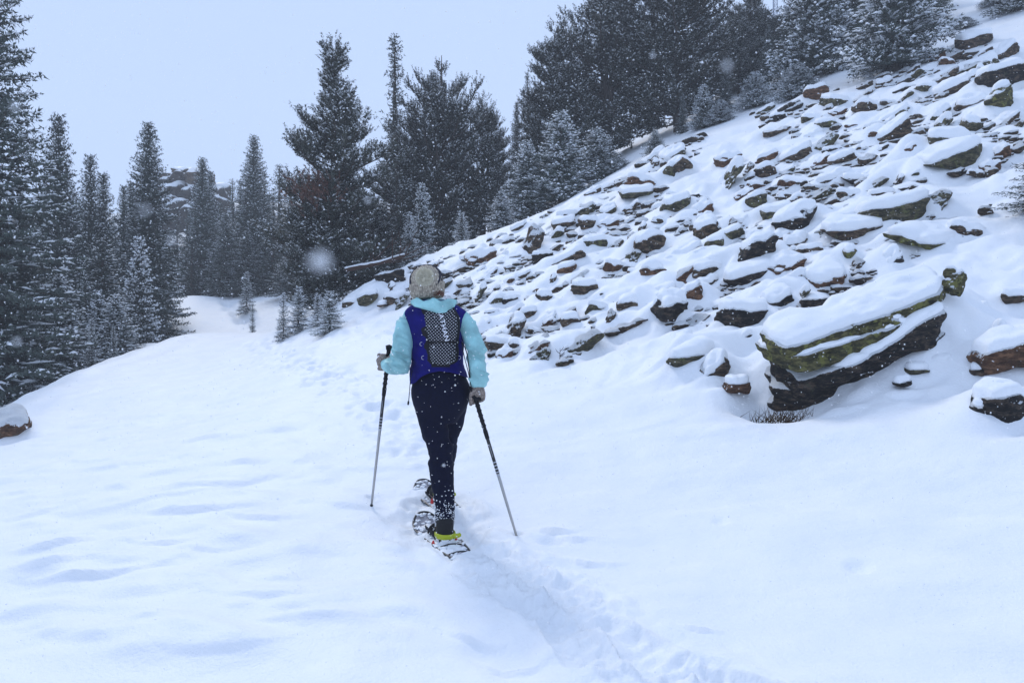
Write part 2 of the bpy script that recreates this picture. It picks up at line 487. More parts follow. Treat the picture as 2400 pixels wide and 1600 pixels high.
# the stones one can tell apart in the photograph: px, py, width, height, tilt, colour, label
NAMED = [
 (1280, 702, 46, 28, 2, 'brown', 'square-edged brown block under a thick rounded pillow of snow, low on the boulder slope'),
 (1375, 683, 62, 30, 6, 'brown', 'broad brown stone with snow on top, right of the square block with a snow pillow'),
 (1342, 616, 88, 30, 24, 'brown', 'long brown slab tilted up to the right, behind the square block low on the slope'),
 (1329, 636, 44, 24, 8, 'rust', 'small reddish block lying in front of the long tilted brown slab'),
 (1547, 566, 62, 52, 52, 'brown', 'steep brown slab standing nearly on end in the middle of the boulder slope'),
 (1594, 484, 66, 34, 4, 'olive', 'rounded olive boulder with snow lid below the wooded edge, mid slope'),
 (1402, 577, 66, 34, 5, 'olive', 'olive boulder beneath a large smooth dome of snow, left of the steep upright slab'),
 (1686, 576, 36, 34, 10, 'olive', 'small round olive stone with a bald face in the middle of the slope'),
 (1790, 596, 86, 58, 10, 'dark', 'big black boulder under a snow roof above the long dark tilted slab'),
 (1768, 652, 116, 24, 20, 'dark', 'long thin dark slab tilted up to the right, beneath the big black boulder'),
 (1588, 727, 74, 58, 8, 'dark', 'large dark boulder with a flat snow lid at the foot of the slope'),
 (1636, 700, 56, 44, 24, 'rust', 'reddish brown angular stone resting against the large dark boulder at the slope foot'),
 (1474, 722, 54, 32, 14, 'brown', 'brown wedge stone at the foot of the slope, left of the large dark boulder'),
 (1532, 642, 52, 38, 18, 'rust', 'tan and orange stone under a curled lip of snow, mid slope'),
 (1806, 402, 48, 32, 12, 'brown', 'brown stone under a long snow ramp, upper middle of the slope'),
 (1838, 504, 76, 28, 4, 'olive', 'low flat olive slab at the left end of the dark tilted boulder'),
 (1890, 520, 96, 46, 30, 'dark', 'dark boulder tilted up to the right with a snow back, beside the flat olive slab'),
 (1672, 540, 62, 34, 18, 'brown', 'brown stone among crowded snow humps left of the small round olive stone'),
 (1726, 552, 48, 30, 12, 'olive', 'mottled olive stone just above the small round olive stone'),
 (1765, 748, 124, 38, 6, 'dark', 'long dark rock with snow running over its middle, left of the giant layered boulder'),
 (1842, 708, 72, 26, 30, 'dark', 'narrow dark rock tilted steeply up behind the left end of the giant layered boulder'),
 (1652, 852, 116, 56, 26, 'olive', 'stone under a drooping snow hood, left of the giant layered boulder'),
 (1702, 872, 80, 40, 44, 'brown', 'narrow brown stone edge in the snow beside the drooping snow hood'),
 (1738, 912, 58, 24, -4, 'rust', 'small rust-brown stone showing at the bottom of the snow, nearest the giant boulder'),
 (1180, 814, 66, 20, 6, 'brown', 'low brown stone at the bottom edge of the slope just right of the walker'),
 (1218, 808, 24, 26, 48, 'brown', 'small leaning stone at the right end of the low brown stone by the walker'),
 (1337, 754, 46, 22, 22, 'brown', 'brown stone at the foot of a big smooth snow hump near the slope bottom'),
 (1398, 730, 56, 20, -2, 'olive', 'flat stone with a curled snow cap right above the smooth snow hump'),
 (1248, 738, 40, 24, 22, 'brown', 'brown stone tucked under snow below the square block'),
 (1386, 528, 44, 30, 10, 'brown', 'brown stone with a square top near the left middle of the slope'),
 (1330, 528, 60, 18, 16, 'brown', 'thin brown edge beneath a snow ridge near the left middle of the slope'),
 (1505, 460, 88, 22, 8, 'olive', 'long low olive edge under a white ridge near the upper left of the slope'),
 (1616, 384, 34, 34, 50, 'brown', 'upright brown stone just under the big pines at the upper edge'),
 (1588, 396, 40, 30, 40, 'olive', 'leaning olive stone beside the upright brown one under the big pines'),
 (1692, 622, 70, 22, 12, 'olive', 'flat olive ledge with snow above it, right of the tan and orange stone'),
 (1668, 644, 74, 26, 14, 'brown', 'second flat ledge directly below the flat olive ledge'),
 (2247, 382, 160, 40, 6, 'olive', 'long dark green slab with bare face on the open snow at the upper right'),
 (2250, 332, 108, 32, 6, 'olive', 'lumpy olive boulder right above the long dark green slab'),
 (2358, 182, 84, 52, 12, 'dark', 'big black boulder at the right edge near the top of the slope'),
 (2376, 232, 60, 56, 38, 'moss', 'green triangular boulder at the right edge below the big black one'),
 (2306, 92, 84, 26, 14, 'brown', 'topmost brown boulder with a long snow roof by the right-hand spruce'),
 (2372, 124, 60, 26, 44, 'brown', 'slab standing on edge just below the topmost brown boulder'),
 (2051, 240, 40, 42, 62, 'brown', 'upright block with a bare brown face near the upper tree edge'),
 (1918, 222, 58, 30, 2, 'rust', 'reddish stone block at the upper edge just below the spruces'),
 (1974, 240, 66, 20, 8, 'olive', 'flat stone under a long snow plank right of the reddish block'),
 (2182, 212, 48, 20, 4, 'olive', 'small dark stone with a snow roof high on the slope'),
 (2298, 245, 80, 22, 10, 'brown', 'low wide stone left of the green triangular boulder'),
 (2292, 296, 52, 26, 14, 'olive', 'rounded stone above the lumpy olive boulder'),
 (2152, 352, 34, 32, 40, 'rust', 'small rust-brown stone left of the lumpy olive boulder'),
 (2114, 312, 90, 28, 32, 'brown', 'long brown slab tilted up to the right in the upper middle of the slope'),
 (1935, 296, 52, 24, -6, 'olive', 'olive stone below the upright block, lower of a close pair'),
 (1900, 284, 36, 22, 10, 'olive', 'small dark stone, left of a close pair below the upright block'),
 (1874, 366, 84, 22, 20, 'brown', 'narrow brown ridge stone in the upper middle of the slope'),
 (1812, 374, 56, 18, 14, 'rust', 'thin reddish edge left of the narrow brown ridge stone'),
 (1988, 376, 62, 18, 26, 'brown', 'small slab with a snow back right of the narrow brown ridge stone'),
 (2117, 510, 170, 38, 8, 'olive', 'long layered olive slab with a flat snow deck on the right of the slope'),
 (2168, 486, 24, 34, 60, 'brown', 'small upright horn of rock at the right end of the long layered olive slab'),
 (2004, 552, 132, 34, -3, 'brown', 'low brown slab in front of the long layered olive slab'),
 (2216, 569, 150, 22, 15, 'moss', 'mossy slab edge running up to the right over open snow'),
 (1780, 474, 48, 34, 6, 'olive', 'round olive boulder under a white dome, upper middle of the slope'),
 (1890, 474, 34, 36, 40, 'brown', 'small dark stone right of the round olive boulder under a white dome'),
 (2077, 463, 66, 14, 0, 'brown', 'thin dark edge under smooth snow above the long layered olive slab'),
 (1996, 425, 50, 14, -12, 'dark', 'thin dark curved edge on the open snow in the upper middle'),
 (2266, 785, 100, 26, 14, 'olive', 'flat grey green stone right of the giant layered boulder'),
 (2352, 790, 66, 20, 58, 'dark', 'thin dark slab standing on edge left of the brown boulder at the right border'),
 (2384, 838, 120, 68, 24, 'rust', 'big rust-brown boulder at the right border of the snowfield'),
 (2378, 955, 130, 58, 22, 'dark', 'black boulder with a deep snow hood at the right border, lowest on the slope'),
 (2152, 876, 48, 13, 8, 'olive', 'low stone edge at the end of a snow roll below the giant boulder'),
 (2316, 870, 46, 16, 20, 'brown', 'small stone edge just left of the big rust-brown boulder'),
 (2296, 742, 60, 18, 24, 'olive', 'slanting stone edge up right of the flat grey green stone'),
 (1610, 800, 50, 14, 20, 'brown', 'half buried stone edge above the drooping snow hood'),
 (1748, 812, 60, 24, 30, 'dark', 'dark stone wedged against the left end of the giant boulder'),
 (2120, 905, 40, 10, 14, 'dark', 'tiny stone edge under the right end of the giant boulder'),
 (2212, 856, 54, 11, 18, 'brown', 'thin broken stone edge under a snow roll right of the giant boulder'),
 (1967, 658, 100, 24, 16, 'rust', 'orange-brown slab under a snow roll above the giant layered boulder'),
 (2385, 700, 54, 18, -12, 'brown', 'stone peeping out of smooth snow at the right border'),
 (2108, 612, 62, 18, 30, 'dark', 'dark broken edge beside a big smooth snow mound above the giant boulder'),
 (1960, 616, 46, 18, 14, 'brown', 'small brown stone inside a ring of snow above the orange-brown slab'),
 (2012, 590, 34, 34, 60, 'moss', 'mossy upright stone beside the ring of snow'),
 (1920, 594, 60, 20, 24, 'brown', 'arched brown edge at the left of the ring of snow'),
]
for i, (px, py, w, h, tl, cl, lb) in enumerate(NAMED):
    stone(px, py, w, h, tl, cl, lb)
# lone stones away from the slope
stone(2246, 1015, 42, 14, 20, 'dark', 'small dark stone lying alone in the smooth snow at lower right', capt=0, drift=0, group=None, sink=.3, depth=.45)
stone(922, 655, 62, 46, 16, 'dark', 'bare dark boulder standing in the snow just left of the woolly hat', capt=0, group=None, depth=.6, dip=-.05, drift=.5)
stone(28, 1008, 104, 58, 28, 'rust', 'brown rock topped with snow at the left border', group=None, capt=0, yaw=.5, dip=-.75, sink=.3)
stone(868, 704, 56, 16, 18, 'olive', 'thin olive rock edge behind the walker, nearest the small spruces', depth=1.2)
stone(818, 716, 44, 12, 10, 'brown', 'thin brown rock edge touching the snowy small spruces')
stone(925, 705, 62, 12, 16, 'brown', 'thin brown rock edge close to the left side of the hood')
stone(896, 717, 26, 8, 12, 'brown', 'tiny brown rock edge low behind the left shoulder')
stone(890, 588, 46, 30, 30, 'olive', 'snowy boulder by the end of the fallen log')

# ------------------------------------------------------------------ the giant layered boulder
_gb = hit(1960, 950)
gd = _gb[1] + .25
giant = bpy.data.objects.new('layered_boulder', None); COL.objects.link(giant)
giant['label'] = 'giant mossy layered boulder under deep snow, with a dark hollow beneath it'
giant['category'] = 'boulder'
giant.location = W(2000, 900, gd)
bpy.context.view_layer.update()


def slab(px, py, w, h, tilt, d, cls, t, seed, wd=.9, dip=-.42, yaw=.05, lo=.25, nm='rock_layer', rough=1.0, cuts=3):
    L = w * d / F; T = h * d / F
    R = frame(yaw, math.radians(tilt), dipx=-.15, dipy=dip)
    V, Fc, E = rock_local(seed, 5, L, wd, T, rough, cuts, .07)
    V = V @ R.T
    c = W(px, py, d) + R[:, 1] * wd / 2
    base = np.array(giant.location)
    o = put(nm, mesh(nm, V, Fc, M_ROCK[cls]), parent=giant, loc=tuple(c - base))
    if t > 0:
        C = cap_of(V, Fc, E, t, seed, lo=lo, hi=lo + .35)
        put('snow_cap', mesh('snow_cap', C, Fc, M_CAP), parent=o)
    return c, L, T


c1, L1, T1 = slab(2072, 766, 495, 56, 20, gd + .05, 'moss', .08, 501, wd=.58, dip=-.34, yaw=.12)
slab(2050, 802, 440, 42, 19, gd + .0, 'moss', .03, 509, wd=.7, dip=-.3, lo=.42, yaw=.1)
slab(2076, 836, 440, 38, 20, gd - .06, 'dark', .06, 503, wd=.7, dip=-.3, lo=.36, yaw=.1)
slab(2040, 868, 380, 54, 17, gd + .05, 'dark', 0, 504, wd=.7, dip=-.6, cuts=5)
slab(1975, 930, 330, 110, 12, gd + .20, 'dark', 0, 505, wd=.6, dip=-.5, cuts=5)
slab(2256, 664, 62, 30, 68, gd + .28, 'moss', .03, 506, wd=.2)
add_drift(W(2275, 850, gd + .18), .8, .6, .32, .35, 1.0)
add_drift(W(2170, 900, gd - .05), .7, .5, .14, .4, 1.0)
add_drift(c1 + np.array([.45, .30, 0]), L1 * .8, .9, .55, .3, .9)

# ------------------------------------------------------------------ the many smaller stones
POLY = np.array([(900, 690), (960, 622), (1080, 592), (1180, 548), (1300, 492), (1450, 418), (1560, 345), (1640, 314), (1760, 262), (1900, 220),
        (2000, 200), (2150, 150), (2260, 100), (2400, 70), (2400, 340), (2330, 400), (2170, 410), (2150, 450), (2330, 480), (2300, 540), (2180, 590), (2060, 640), (1950, 700), (1830, 735),
        (1720, 765), (1600, 765), (1500, 750), (1400, 800), (1330, 850), (1150, 830), (1080, 760), (980, 720)], float)


def inside(x, y, P=POLY):
    r = False; j = len(P) - 1
    for i in range(len(P)):
        xi, yi = P[i]; xj, yj = P[j]
        if (yi > y) != (yj > y) and x < (xj - xi) * (y - yi) / (yj - yi) + xi: r = not r
        j = i
    return r


def _alias(lb):
    a = lb.split(',')[0].split()
    if len(a) > 6:
        cut = [i for i, w_ in enumerate(a[:7]) if w_ in ('in', 'with', 'under', 'beside', 'at', 'above', 'below', 'of', 'on', 'by', 'from', 'left', 'right', 'near', 'lying', 'resting', 'running', 'tilted') and i >= 3]
        a = a[:cut[-1]] if cut else a[:6]
        while a[-1] in ('a', 'the', 'in', 'just', 'on', 'of', 'and', 'at', 'tilted', 'directly'): a = a[:-1]
    return ' '.join(a)


_used = set()


def near_label(sz, col, px, py):
    """describe a stone by the named stone it lies beside"""
    near = sorted(NAMED, key=lambda n_: math.hypot((n_[0] - px) , (n_[1] - py) * 1.4))
    for k_ in range(3):
        n_ = near[k_]; dx, dy = px - n_[0], (py - n_[1]) * 1.4
        if abs(dx) > abs(dy) * 2: wd_ = 'right of' if dx > 0 else 'left of'
        elif abs(dy) > abs(dx) * 2: wd_ = 'below' if dy > 0 else 'above'
        else: wd_ = ('below right of' if dx > 0 else 'below left of') if dy > 0 else ('above right of' if dx > 0 else 'above left of')
        for q_ in (['just', 'close'] if math.hypot(dx, dy) < 70 else ['some way', 'farther']):
            lb = f'{sz} {col} stone {q_} {wd_} the {_alias(n_[6])}'
            if lb not in _used:
                _used.add(lb); return lb
    return lb


VARS = []
_cl = ['brown', 'rust', 'olive', 'rust', 'brown', 'dark', 'olive', 'brown', 'rust', 'brown', 'dark', 'brown', 'olive', 'brown', 'rust', 'brown']
for i in range(16):
    rg = np.random.default_rng(900 + i)
    Wd = rg.uniform(.45, .75); T = rg.uniform(.17, .36)
    R = frame(0, math.radians(rg.uniform(8, 40) if i % 4 else rg.choice([-12, -4, 48, 58])), dipx=rg.uniform(-.3, .1), dipy=rg.uniform(-.5, -.05))
    V, Fc, E = rock_local(900 + i, 4, 1.0, Wd, T, 1.5)
    V = V @ R.T
    C = cap_of(V, Fc, E, rg.uniform(.08, .2), 900 + i, lo=.24, hi=.75)
    VARS.append((mesh('stone_mesh', V, Fc, M_ROCK[_cl[i]]), mesh('cap_mesh', C, Fc, M_CAP), Wd, T, _cl[i], R))
_word = {'brown': 'brown', 'olive': 'olive green', 'rust': 'rust coloured', 'dark': 'blackish'}
placed = [(a[0], a[1], a[2], a[3]) for a in NAMED] + [(2000, 800, 470, 220)]
rr = random.Random(77)
cand = []
for size_lo, size_hi, tries in ((60, 104, 260), (36, 60, 1900), (22, 38, 7000), (8, 20, 34000)):
    for _ in range(tries):
        px = rr.uniform(900, 2400); py = rr.uniform(60, 860)
        if not inside(px, py): continue
        w = rr.uniform(size_lo, size_hi) * (1 if px > 1180 else .75)
        h = w * rr.uniform(.4, .6)
        ok = True
        for (qx, qy, qw, qh) in placed:
            if abs(px - qx) < (w + qw) * .32 and abs(py - qy) < (h + qh) * .32 + 1: ok = False; break
        if not ok: continue
        # bare snow gaps
        if noise2(px / 95., py / 70., 3) > .46 and w < 58: continue
        placed.append((px, py, w, h)); cand.append((px, py, w, h))
cand.sort(key=lambda c: -c[2])
SMALL = []
n_ind = 0
for (px, py, w, h) in cand:
    g = hit(px, py + h / 2)
    if g is None or g[1] > 19.5 or g[1] < 5: continue
    d = g[1]; L = w * d / F * 1.12
    if n_ind < 207:
        k = rr.randrange(16); mr, mc, Wd, T, cl, R = VARS[k]
        yw = rr.uniform(-.6, .6)
        ca, sa = math.cos(yw), math.sin(yw)
        ey = np.array([R[0, 1] * ca - R[1, 1] * sa, R[0, 1] * sa + R[1, 1] * ca, R[2, 1]])
        zs = rr.uniform(.85, 1.25)
        c = g + ey * Wd * L * .42 + np.array([0, 0, T * L * zs * rr.uniform(.12, .36)])
        sz = 'fist-sized' if L < .26 else 'small' if L < .36 else 'middling'
        zone = 'among the highest stones' if py < 330 + (1900 - px) * .25 else \
               'close behind the walker' if px < 1250 else \
               'in the lower rows' if py > 560 + (1900 - px) * .2 else 'in the middle rows'
        o = put('slope_stone', mr, loc=tuple(c), label=near_label(sz, _word[cl], px, py), cat='stone',
                group=STONE_GROUP, rot=(0, 0, yw), scale=(L, L, L * zs))
        if rr.random() > .3: put('snow_cap', mc, parent=o)
        add_drift(c, L, Wd * L, T * L, yw, .85)
        n_ind += 1
    else:
        SMALL.append((g, L, h / w))
SV, SF = [], []; off = 0
for i, (g, L, ar) in enumerate(SMALL[:2600]):
    V, Fc, E = rock_local(3000 + i % 90, 2 if L > .13 else 1, L, L * .7, L * ar * 1.2, 1.5)
    R = frame(rr.uniform(-.5, .6), math.radians(rr.uniform(0, 35)), dipy=-.3)
    V = V @ R.T + g + np.array([0, L * .2, L * ar * .22])
    SV.append(V); SF.append(Fc + off); off += len(V)
put('scattered_rubble', mesh('scattered_rubble', np.concatenate(SV), np.concatenate(SF), M_ROCK['rubble']),
    label='countless small stones poking through the snow between the boulders', cat='stones', kind='stuff')
print('stones', n_ind, len(SMALL))
# ------------------------------------------------------------------ the snow blanket
ys = [2.0]
while ys[-1] < 24: ys.append(ys[-1] * 1.0046)
while ys[-1] < 95: ys.append(ys[-1] * 1.012)
ys = np.concatenate([np.linspace(-15, 1.8, 24), np.array(ys)])
us = np.concatenate([-np.array([14, 9, 6, 4.2, 3, 2.2, 1.7, 1.35, 1.1, .95])[:], np.linspace(-.85, .85, 700), np.array([.95, 1.1, 1.35, 1.7, 2.2, 3, 4.2, 6, 9, 14])])
YY, UU = np.meshgrid(ys, us, indexing='ij')
XX = UU * (np.maximum(YY, 2) * .92 + .6)
XX = np.clip(XX, -90, 90) + (np.abs(XX) > 90) * np.sign(XX) * (np.abs(UU) - 1) * .5
ZZ = ground(XX, YY)
near = sstep(26, 18, YY) * sstep(.5, 2.5, YY)

# broad swell and wind texture
ZZ += fbm2(XX * .55, YY * .55, 3, 3) * .05
ZZ += fbm2(XX * 1.3 + 4, YY * 1.7, 5, 3) * .035 * sstep(14, 9, YY) * sstep(.5, 2.5, YY)
ZZ += fbm2(XX * .9 + 9, YY * 2.4, 8, 3) * .026 * near
ZZ += np.abs(fbm2(XX * .7 + YY * .25, YY * 3.2 - XX * .5, 18, 3)) * .022 * near * sstep(2, -1, XX)


def local(x0, y0, r):
    j0, j1 = np.searchsorted(ys, [y0 - r, y0 + r])
    j1 = max(j1, j0 + 1)
    if j0 >= len(ys): return None
    xr = XX[j0:j1]
    cols = np.nonzero(((xr > x0 - r) & (xr < x0 + r)).any(axis=0))[0]
    if len(cols) == 0: return None
    return slice(j0, j1), slice(cols[0], cols[-1] + 1)


# snow humps heaped up behind and over every stone, scooped out in front of it
for (cx, cy_, a, b, yw, H) in DRIFTS:
    r = max(a, b) * 3.2 + .3
    s = local(cx, cy_, r)
    if s is None: continue
    x, y = XX[s] - cx, YY[s] - cy_
    ca, sa = math.cos(yw), math.sin(yw)
    u = (x * ca + y * sa) / (a * 1.15 + .05); v = (-x * sa + y * ca) / (b * .95 + .06)
    hump = H * .78 * np.exp(-(np.abs(u) ** 2.4 + (v - .72) ** 2) * .8)
    front = -(.05 + .14 * H) * np.exp(-(u * u * 1.1 + ((v + 1.15) / .45) ** 2))
    ZZ[s] += hump + front

# low crest along the left bank of the path, the ground falling away outside it
_ph = [(520, 776, 18.2), (430, 790, 17), (330, 822, 15.5), (200, 868, 13.8), (80, 925, 12), (-80, 1000, 10), (-400, 1150, 7.5)]
_cr = [W(a_, b_, c_)[:2] for a_, b_, c_ in _ph]
bestd = np.full(XX.shape, 1e9); sgn = np.ones(XX.shape)
for a_, b_ in zip(_cr[:-1], _cr[1:]):
    dx, dy = b_ - a_; L2 = dx * dx + dy * dy
    t_ = np.clip(((XX - a_[0]) * dx + (YY - a_[1]) * dy) / L2, 0, 1)
    dd0 = np.hypot(XX - a_[0] - t_ * dx, YY - a_[1] - t_ * dy)
    m_ = dd0 < bestd
    sgn = np.where(m_, np.sign((XX - a_[0]) * dy - (YY - a_[1]) * dx), sgn); bestd = np.where(m_, dd0, bestd)
out_ = bestd * sgn; fd = sstep(22, 18.5, YY) * sstep(3, 6, YY)
ZZ += fd * (.11 * np.exp(-(np.abs(out_) / np.where(out_ > 0, .35, 1.1)) ** 2) - .32 * sstep(0, 1.5, out_) * sstep(5, 3, out_))
ZZ += fd * .018 * np.sin(bestd * 9 + fbm2(XX * .8, YY * .8, 33, 2) * 3) * np.exp(-(bestd / .9) ** 2)
# lumpy cover between the stones of the slope
tal = sstep(-.35, .35, talus(XX, YY) - valley(XX, YY)) * sstep(19.5, 16, YY) * sstep(6.2, 7.8, YY + .35 * XX)
ZZ += tal * (fbm2(XX * 1.7, YY * 1.7, 21, 3) * .11 + np.maximum(fbm2(XX * 3.6, YY * 3.6, 27, 2), -.2) * .06)

# wind-packed ripples on the open path: (px, py, length px, lean, height cm)
RIP = [(480, 1030, 90, .0, 3.0), (505, 1052, 70, 0, 1.6), (270, 1000, 60, .12, 2.6), (245, 1028, 66, .14, 2.2), (120, 1095, 190, .30, 2.2), (250, 1075, 120, .16, 2.6), (250, 1098, 90, .10, 2.0),
       (335, 1085, 90, .05, 2.2), (480, 986, 60, 0, 1.8), (370, 975, 70, .05, 1.8), (560, 1100, 110, -.02, 1.6), (330, 1190, 240, .22, 3.2), (480, 1150, 150, .08, 3.0), (445, 1225, 150, .0, 4.2),
       (380, 1300, 110, .0, 2.6), (110, 1305, 120, .16, 3.2), (200, 1380, 190, .16, 4.2), (100, 1360, 110, .12, 2.2), (600, 1235, 110, -.08, 3.0), (490, 1315, 130, .0, 2.2), (640, 1420, 200, .0, 2.6),
       (700, 1490, 170, -.05, 2.2), (60, 1210, 120, .25, 1.8), (30, 1160, 90, .25, 1.6), (500, 1560, 190, .0, 2.4), (820, 1210, 90, -.2, 1.8), (900, 1080, 60, 0, 1.4),
       (430, 885, 120, .3, 2.6), (330, 915, 120, .35, 2.2), (520, 850, 90, .25, 1.8), (250, 855, 150, .45, 2.2), (1300, 1255, 60, -.1, 3.2), (1345, 1270, 50, -.1, 2.2), (1370, 1325, 50, -.2, 2.2), (1430, 1325, 40, 0, 1.4),
       (1500, 1010, 160, .05, 1.6), (1700, 1020, 200, .1, 1.6), (1640, 1490, 60, -.2, 1.8), (1200, 1560, 110, -.1, 2.6), (1100, 1500, 90, -.2, 2.2), (1560, 880, 90, .2, 3.4), (1600, 830, 80, .2, 3.0)]
rs0 = random.Random(61)
for (px, py, ln, lean, hc) in RIP:
    g = hit(px, py)
    L = ln * g[1] / F * .7
    s = local(g[0], g[1], L * 2.5 + .2)
    if s is None: continue
    x, y = XX[s] - g[0], YY[s] - g[1]
    y = y - lean * x * 1.3 - .25 * x * x / max(L, .1)
    wd_ = L * .55
    prof = np.where(y > 0, np.exp(-(y / wd_) ** 2), np.exp(-(y / (wd_ * .13)) ** 2))
    ZZ[s] += hc * .0125 * np.exp(-(x / L) ** 2) * prof
for k in range(260):      # old snowed-in dimples scattered over the left of the path
    px = rs0.uniform(20, 1000); py = rs0.uniform(960, 1560)
    if px > 1500 - py * .5 + 200: continue
    g = hit(px, py); r = rs0.uniform(.05, .16)
    s = local(g[0], g[1], r * 3.2)
    if s is None: continue
    x, y = XX[s] - g[0], YY[s] - g[1]
    q = ((x * .7 + y * .15) ** 2 + np.where(y > 0, y * y * .7, y * y * 3)) / (r * r)
    ZZ[s] += rs0.uniform(.008, .028) * np.exp(-q)
# small scuffs and old prints up the path
rs = random.Random(9)
strip = [(1010, 1090), (950, 1010), (860, 940), (760, 880), (670, 840), (620, 800)]
for k in range(520):
    t = rs.random() * (len(strip) - 1); i = int(t); f = t - i
    px = strip[i][0] * (1 - f) + strip[i + 1][0] * f + rs.gauss(0, 66 - 8 * i); py = strip[i][1] * (1 - f) + strip[i + 1][1] * f + rs.gauss(0, 9)
    g = hit(px, py)
    if g is None: continue
    r = rs.uniform(.035, .10)
    s = local(g[0], g[1], r * 3)
    if s is None: continue
    x, y = XX[s] - g[0], YY[s] - g[1]
    q = (x * x + y * y * rs.uniform(.8, 1.6)) / (r * r)
    ZZ[s] += rs.choice([-1, -1, 1]) * rs.uniform(.012, .036) * min(1, (g[1] / 11) ** 1.3) * np.exp(-q * q)
for k in range(70):        # prints climbing the second rise
    t = rs.random()
    px = 520 + 60 * t + rs.gauss(0, 9); py = 690 + 75 * t
    g = hit(px, py)
    if g is None: continue
    s = local(g[0], g[1], .9)
    if s is None: continue
    x, y = XX[s] - g[0], YY[s] - g[1]
    ZZ[s] -= rs.uniform(.03, .08) * np.exp(-((x * x + y * y) / .04) ** 1.5)


def path_dist(P, X_, Y_):
    best = np.full(X_.shape, 1e9); tt = np.zeros(X_.shape); side = np.zeros(X_.shape)
    acc = 0
    for (a, b) in zip(P[:-1], P[1:]):
        dx, dy = b[0] - a[0], b[1] - a[1]; L2 = dx * dx + dy * dy; Ls = math.sqrt(L2)
        t = np.clip(((X_ - a[0]) * dx + (Y_ - a[1]) * dy) / L2, 0, 1)
        d = np.hypot(X_ - a[0] - t * dx, Y_ - a[1] - t * dy)
        m = d < best
        best = np.where(m, d, best); tt = np.where(m, acc + t * Ls, tt)
        side = np.where(m, np.sign((X_ - a[0]) * dy - (Y_ - a[1]) * dx), side)
        acc += Ls
    return best, tt, side


# the trench the snowshoes have trodden, from below the frame up to the walker
TR = [hit(*p)[:2] for p in [(1030, 1190), (1060, 1262), (1150, 1330), (1270, 1400), (1400, 1500), (1520, 1580)]]
TR = [np.array(t) for t in TR] + [np.array([1.15, 2.6]), np.array([2.0, 1.2])]
j0, j1 = np.searchsorted(ys, [0.6, 6.6]); sl = (slice(j0, j1), slice(0, XX.shape[1]))
dd, tt, sd2 = path_dist(TR, XX[sl], YY[sl])
wob = fbm2(XX[sl] * 2.5, YY[sl] * 2.5, 61, 2) * .07
wv = .26 + wob
ins = sstep(wv + .035, wv - .05, dd)
steps = (np.sin(tt * 2 * math.pi / .62 + sd2 * 1.4) * .5 + .5)
rough = fbm2(XX[sl] * 7, YY[sl] * 7, 71, 4) * .03 + np.abs(fbm2(XX[sl] * 13 + 3, YY[sl] * 13, 77, 3)) * .02
edge = np.exp(-((dd - wv - .03) / .055) ** 2) * (.016 + .03 * np.maximum(fbm2(XX[sl] * 5, YY[sl] * 5, 81, 2), -.3))
far_fade = sstep(6.2, 5.3, YY[sl])
ZZ[sl] += (-ins * .014 + ins * rough * 1.5 + edge * .9 + sstep(.6, .3, dd) * (1 - ins) * fbm2(XX[sl] * 8, YY[sl] * 8, 91, 3) * .012) * far_fade
# snowshoe prints pressed into the trench, left and right in turn
acc_ = 0.0; side_ = 1
for (a_, b_) in zip(TR[:-1], TR[1:]):
    seg_ = b_ - a_; Ls_ = np.linalg.norm(seg_); u_ = seg_ / Ls_
    while acc_ < Ls_:
        side_ = -side_
        jx = rs.gauss(0, .02)
        cx_ = a_ + u_ * acc_ + np.array([u_[1], -u_[0]]) * (.12 * side_ + jx)
        acc_ += rs.uniform(.26, .36)
        if cx_[1] > 4.35: continue
        s = local(cx_[0], cx_[1], .6)
        if s is None: continue
        x, y = XX[s] - cx_[0], YY[s] - cx_[1]
        th_ = rs.gauss(0, .12); uu = u_ @ np.array([[math.cos(th_), -math.sin(th_)], [math.sin(th_), math.cos(th_)]])
        al = x * uu[0] + y * uu[1]; ac = -x * uu[1] + y * uu[0]
        q = (np.abs(al) / .28) ** 3.2 + (np.abs(ac) / (.10 - .03 * np.clip(-al / .3, -1, 1))) ** 3.2
        inn = sstep(1.7, .6, q)
        tread = .006 * np.sin(al * 70) + .008 * fbm2(al * 26, ac * 26, 5, 2)
        ZZ[s] += -.026 * inn + inn * tread + .012 * np.exp(-((q - 1.9) / .7) ** 2) * (1 + fbm2(x * 12, y * 12, 9, 2))
    acc_ -= Ls_
# scattered clods thrown out of the trench and soft hollow beside it (a sunk leg)
for (px, py, r, dz) in [(1170, 1520, .16, -.07), (1215, 1565, .13, -.05), (1690, 1222, .05, -.02), (2015, 1335, .07, -.03), (1290, 1275, .07, -.045), (870, 1184, .03, -.05), (1216, 1260, .03, -.05),
                        (905, 1185, .12, -.02), (960, 1230, .12, -.03), (925, 1265, .16, -.02)]:
    g = hit(px, py); s = local(g[0], g[1], r * 3 + .1)
    x, y = XX[s] - g[0], YY[s] - g[1]
    ZZ[s] += dz * np.exp(-((x * x + y * y) / (r * r)) ** 1.6)
g = hit(1650, 835); s = local(g[0], g[1], 1.6)
x, y = XX[s] - g[0], YY[s] - g[1]
ZZ[s] += .10 * np.exp(-((x / .42) ** 2 + (y / .45) ** 2)) * (1 + .5 * fbm2(XX[s] * 4, YY[s] * 4, 44, 2))
# hollow blown out under the giant boulder
g = hit(1905, 940)
s = local(g[0], g[1], 2.2)
x, y = XX[s] - g[0], YY[s] - g[1] - .28
ZZ[s] -= .26 * np.exp(-((x / .62) ** 2 + (y / .34) ** 2))
g = hit(1780, 900); s = local(g[0], g[1], 1.5)
x, y = XX[s] - g[0], YY[s] - g[1]
ZZ[s] -= .16 * np.exp(-((x / .22) ** 2 + (y / .5) ** 2))

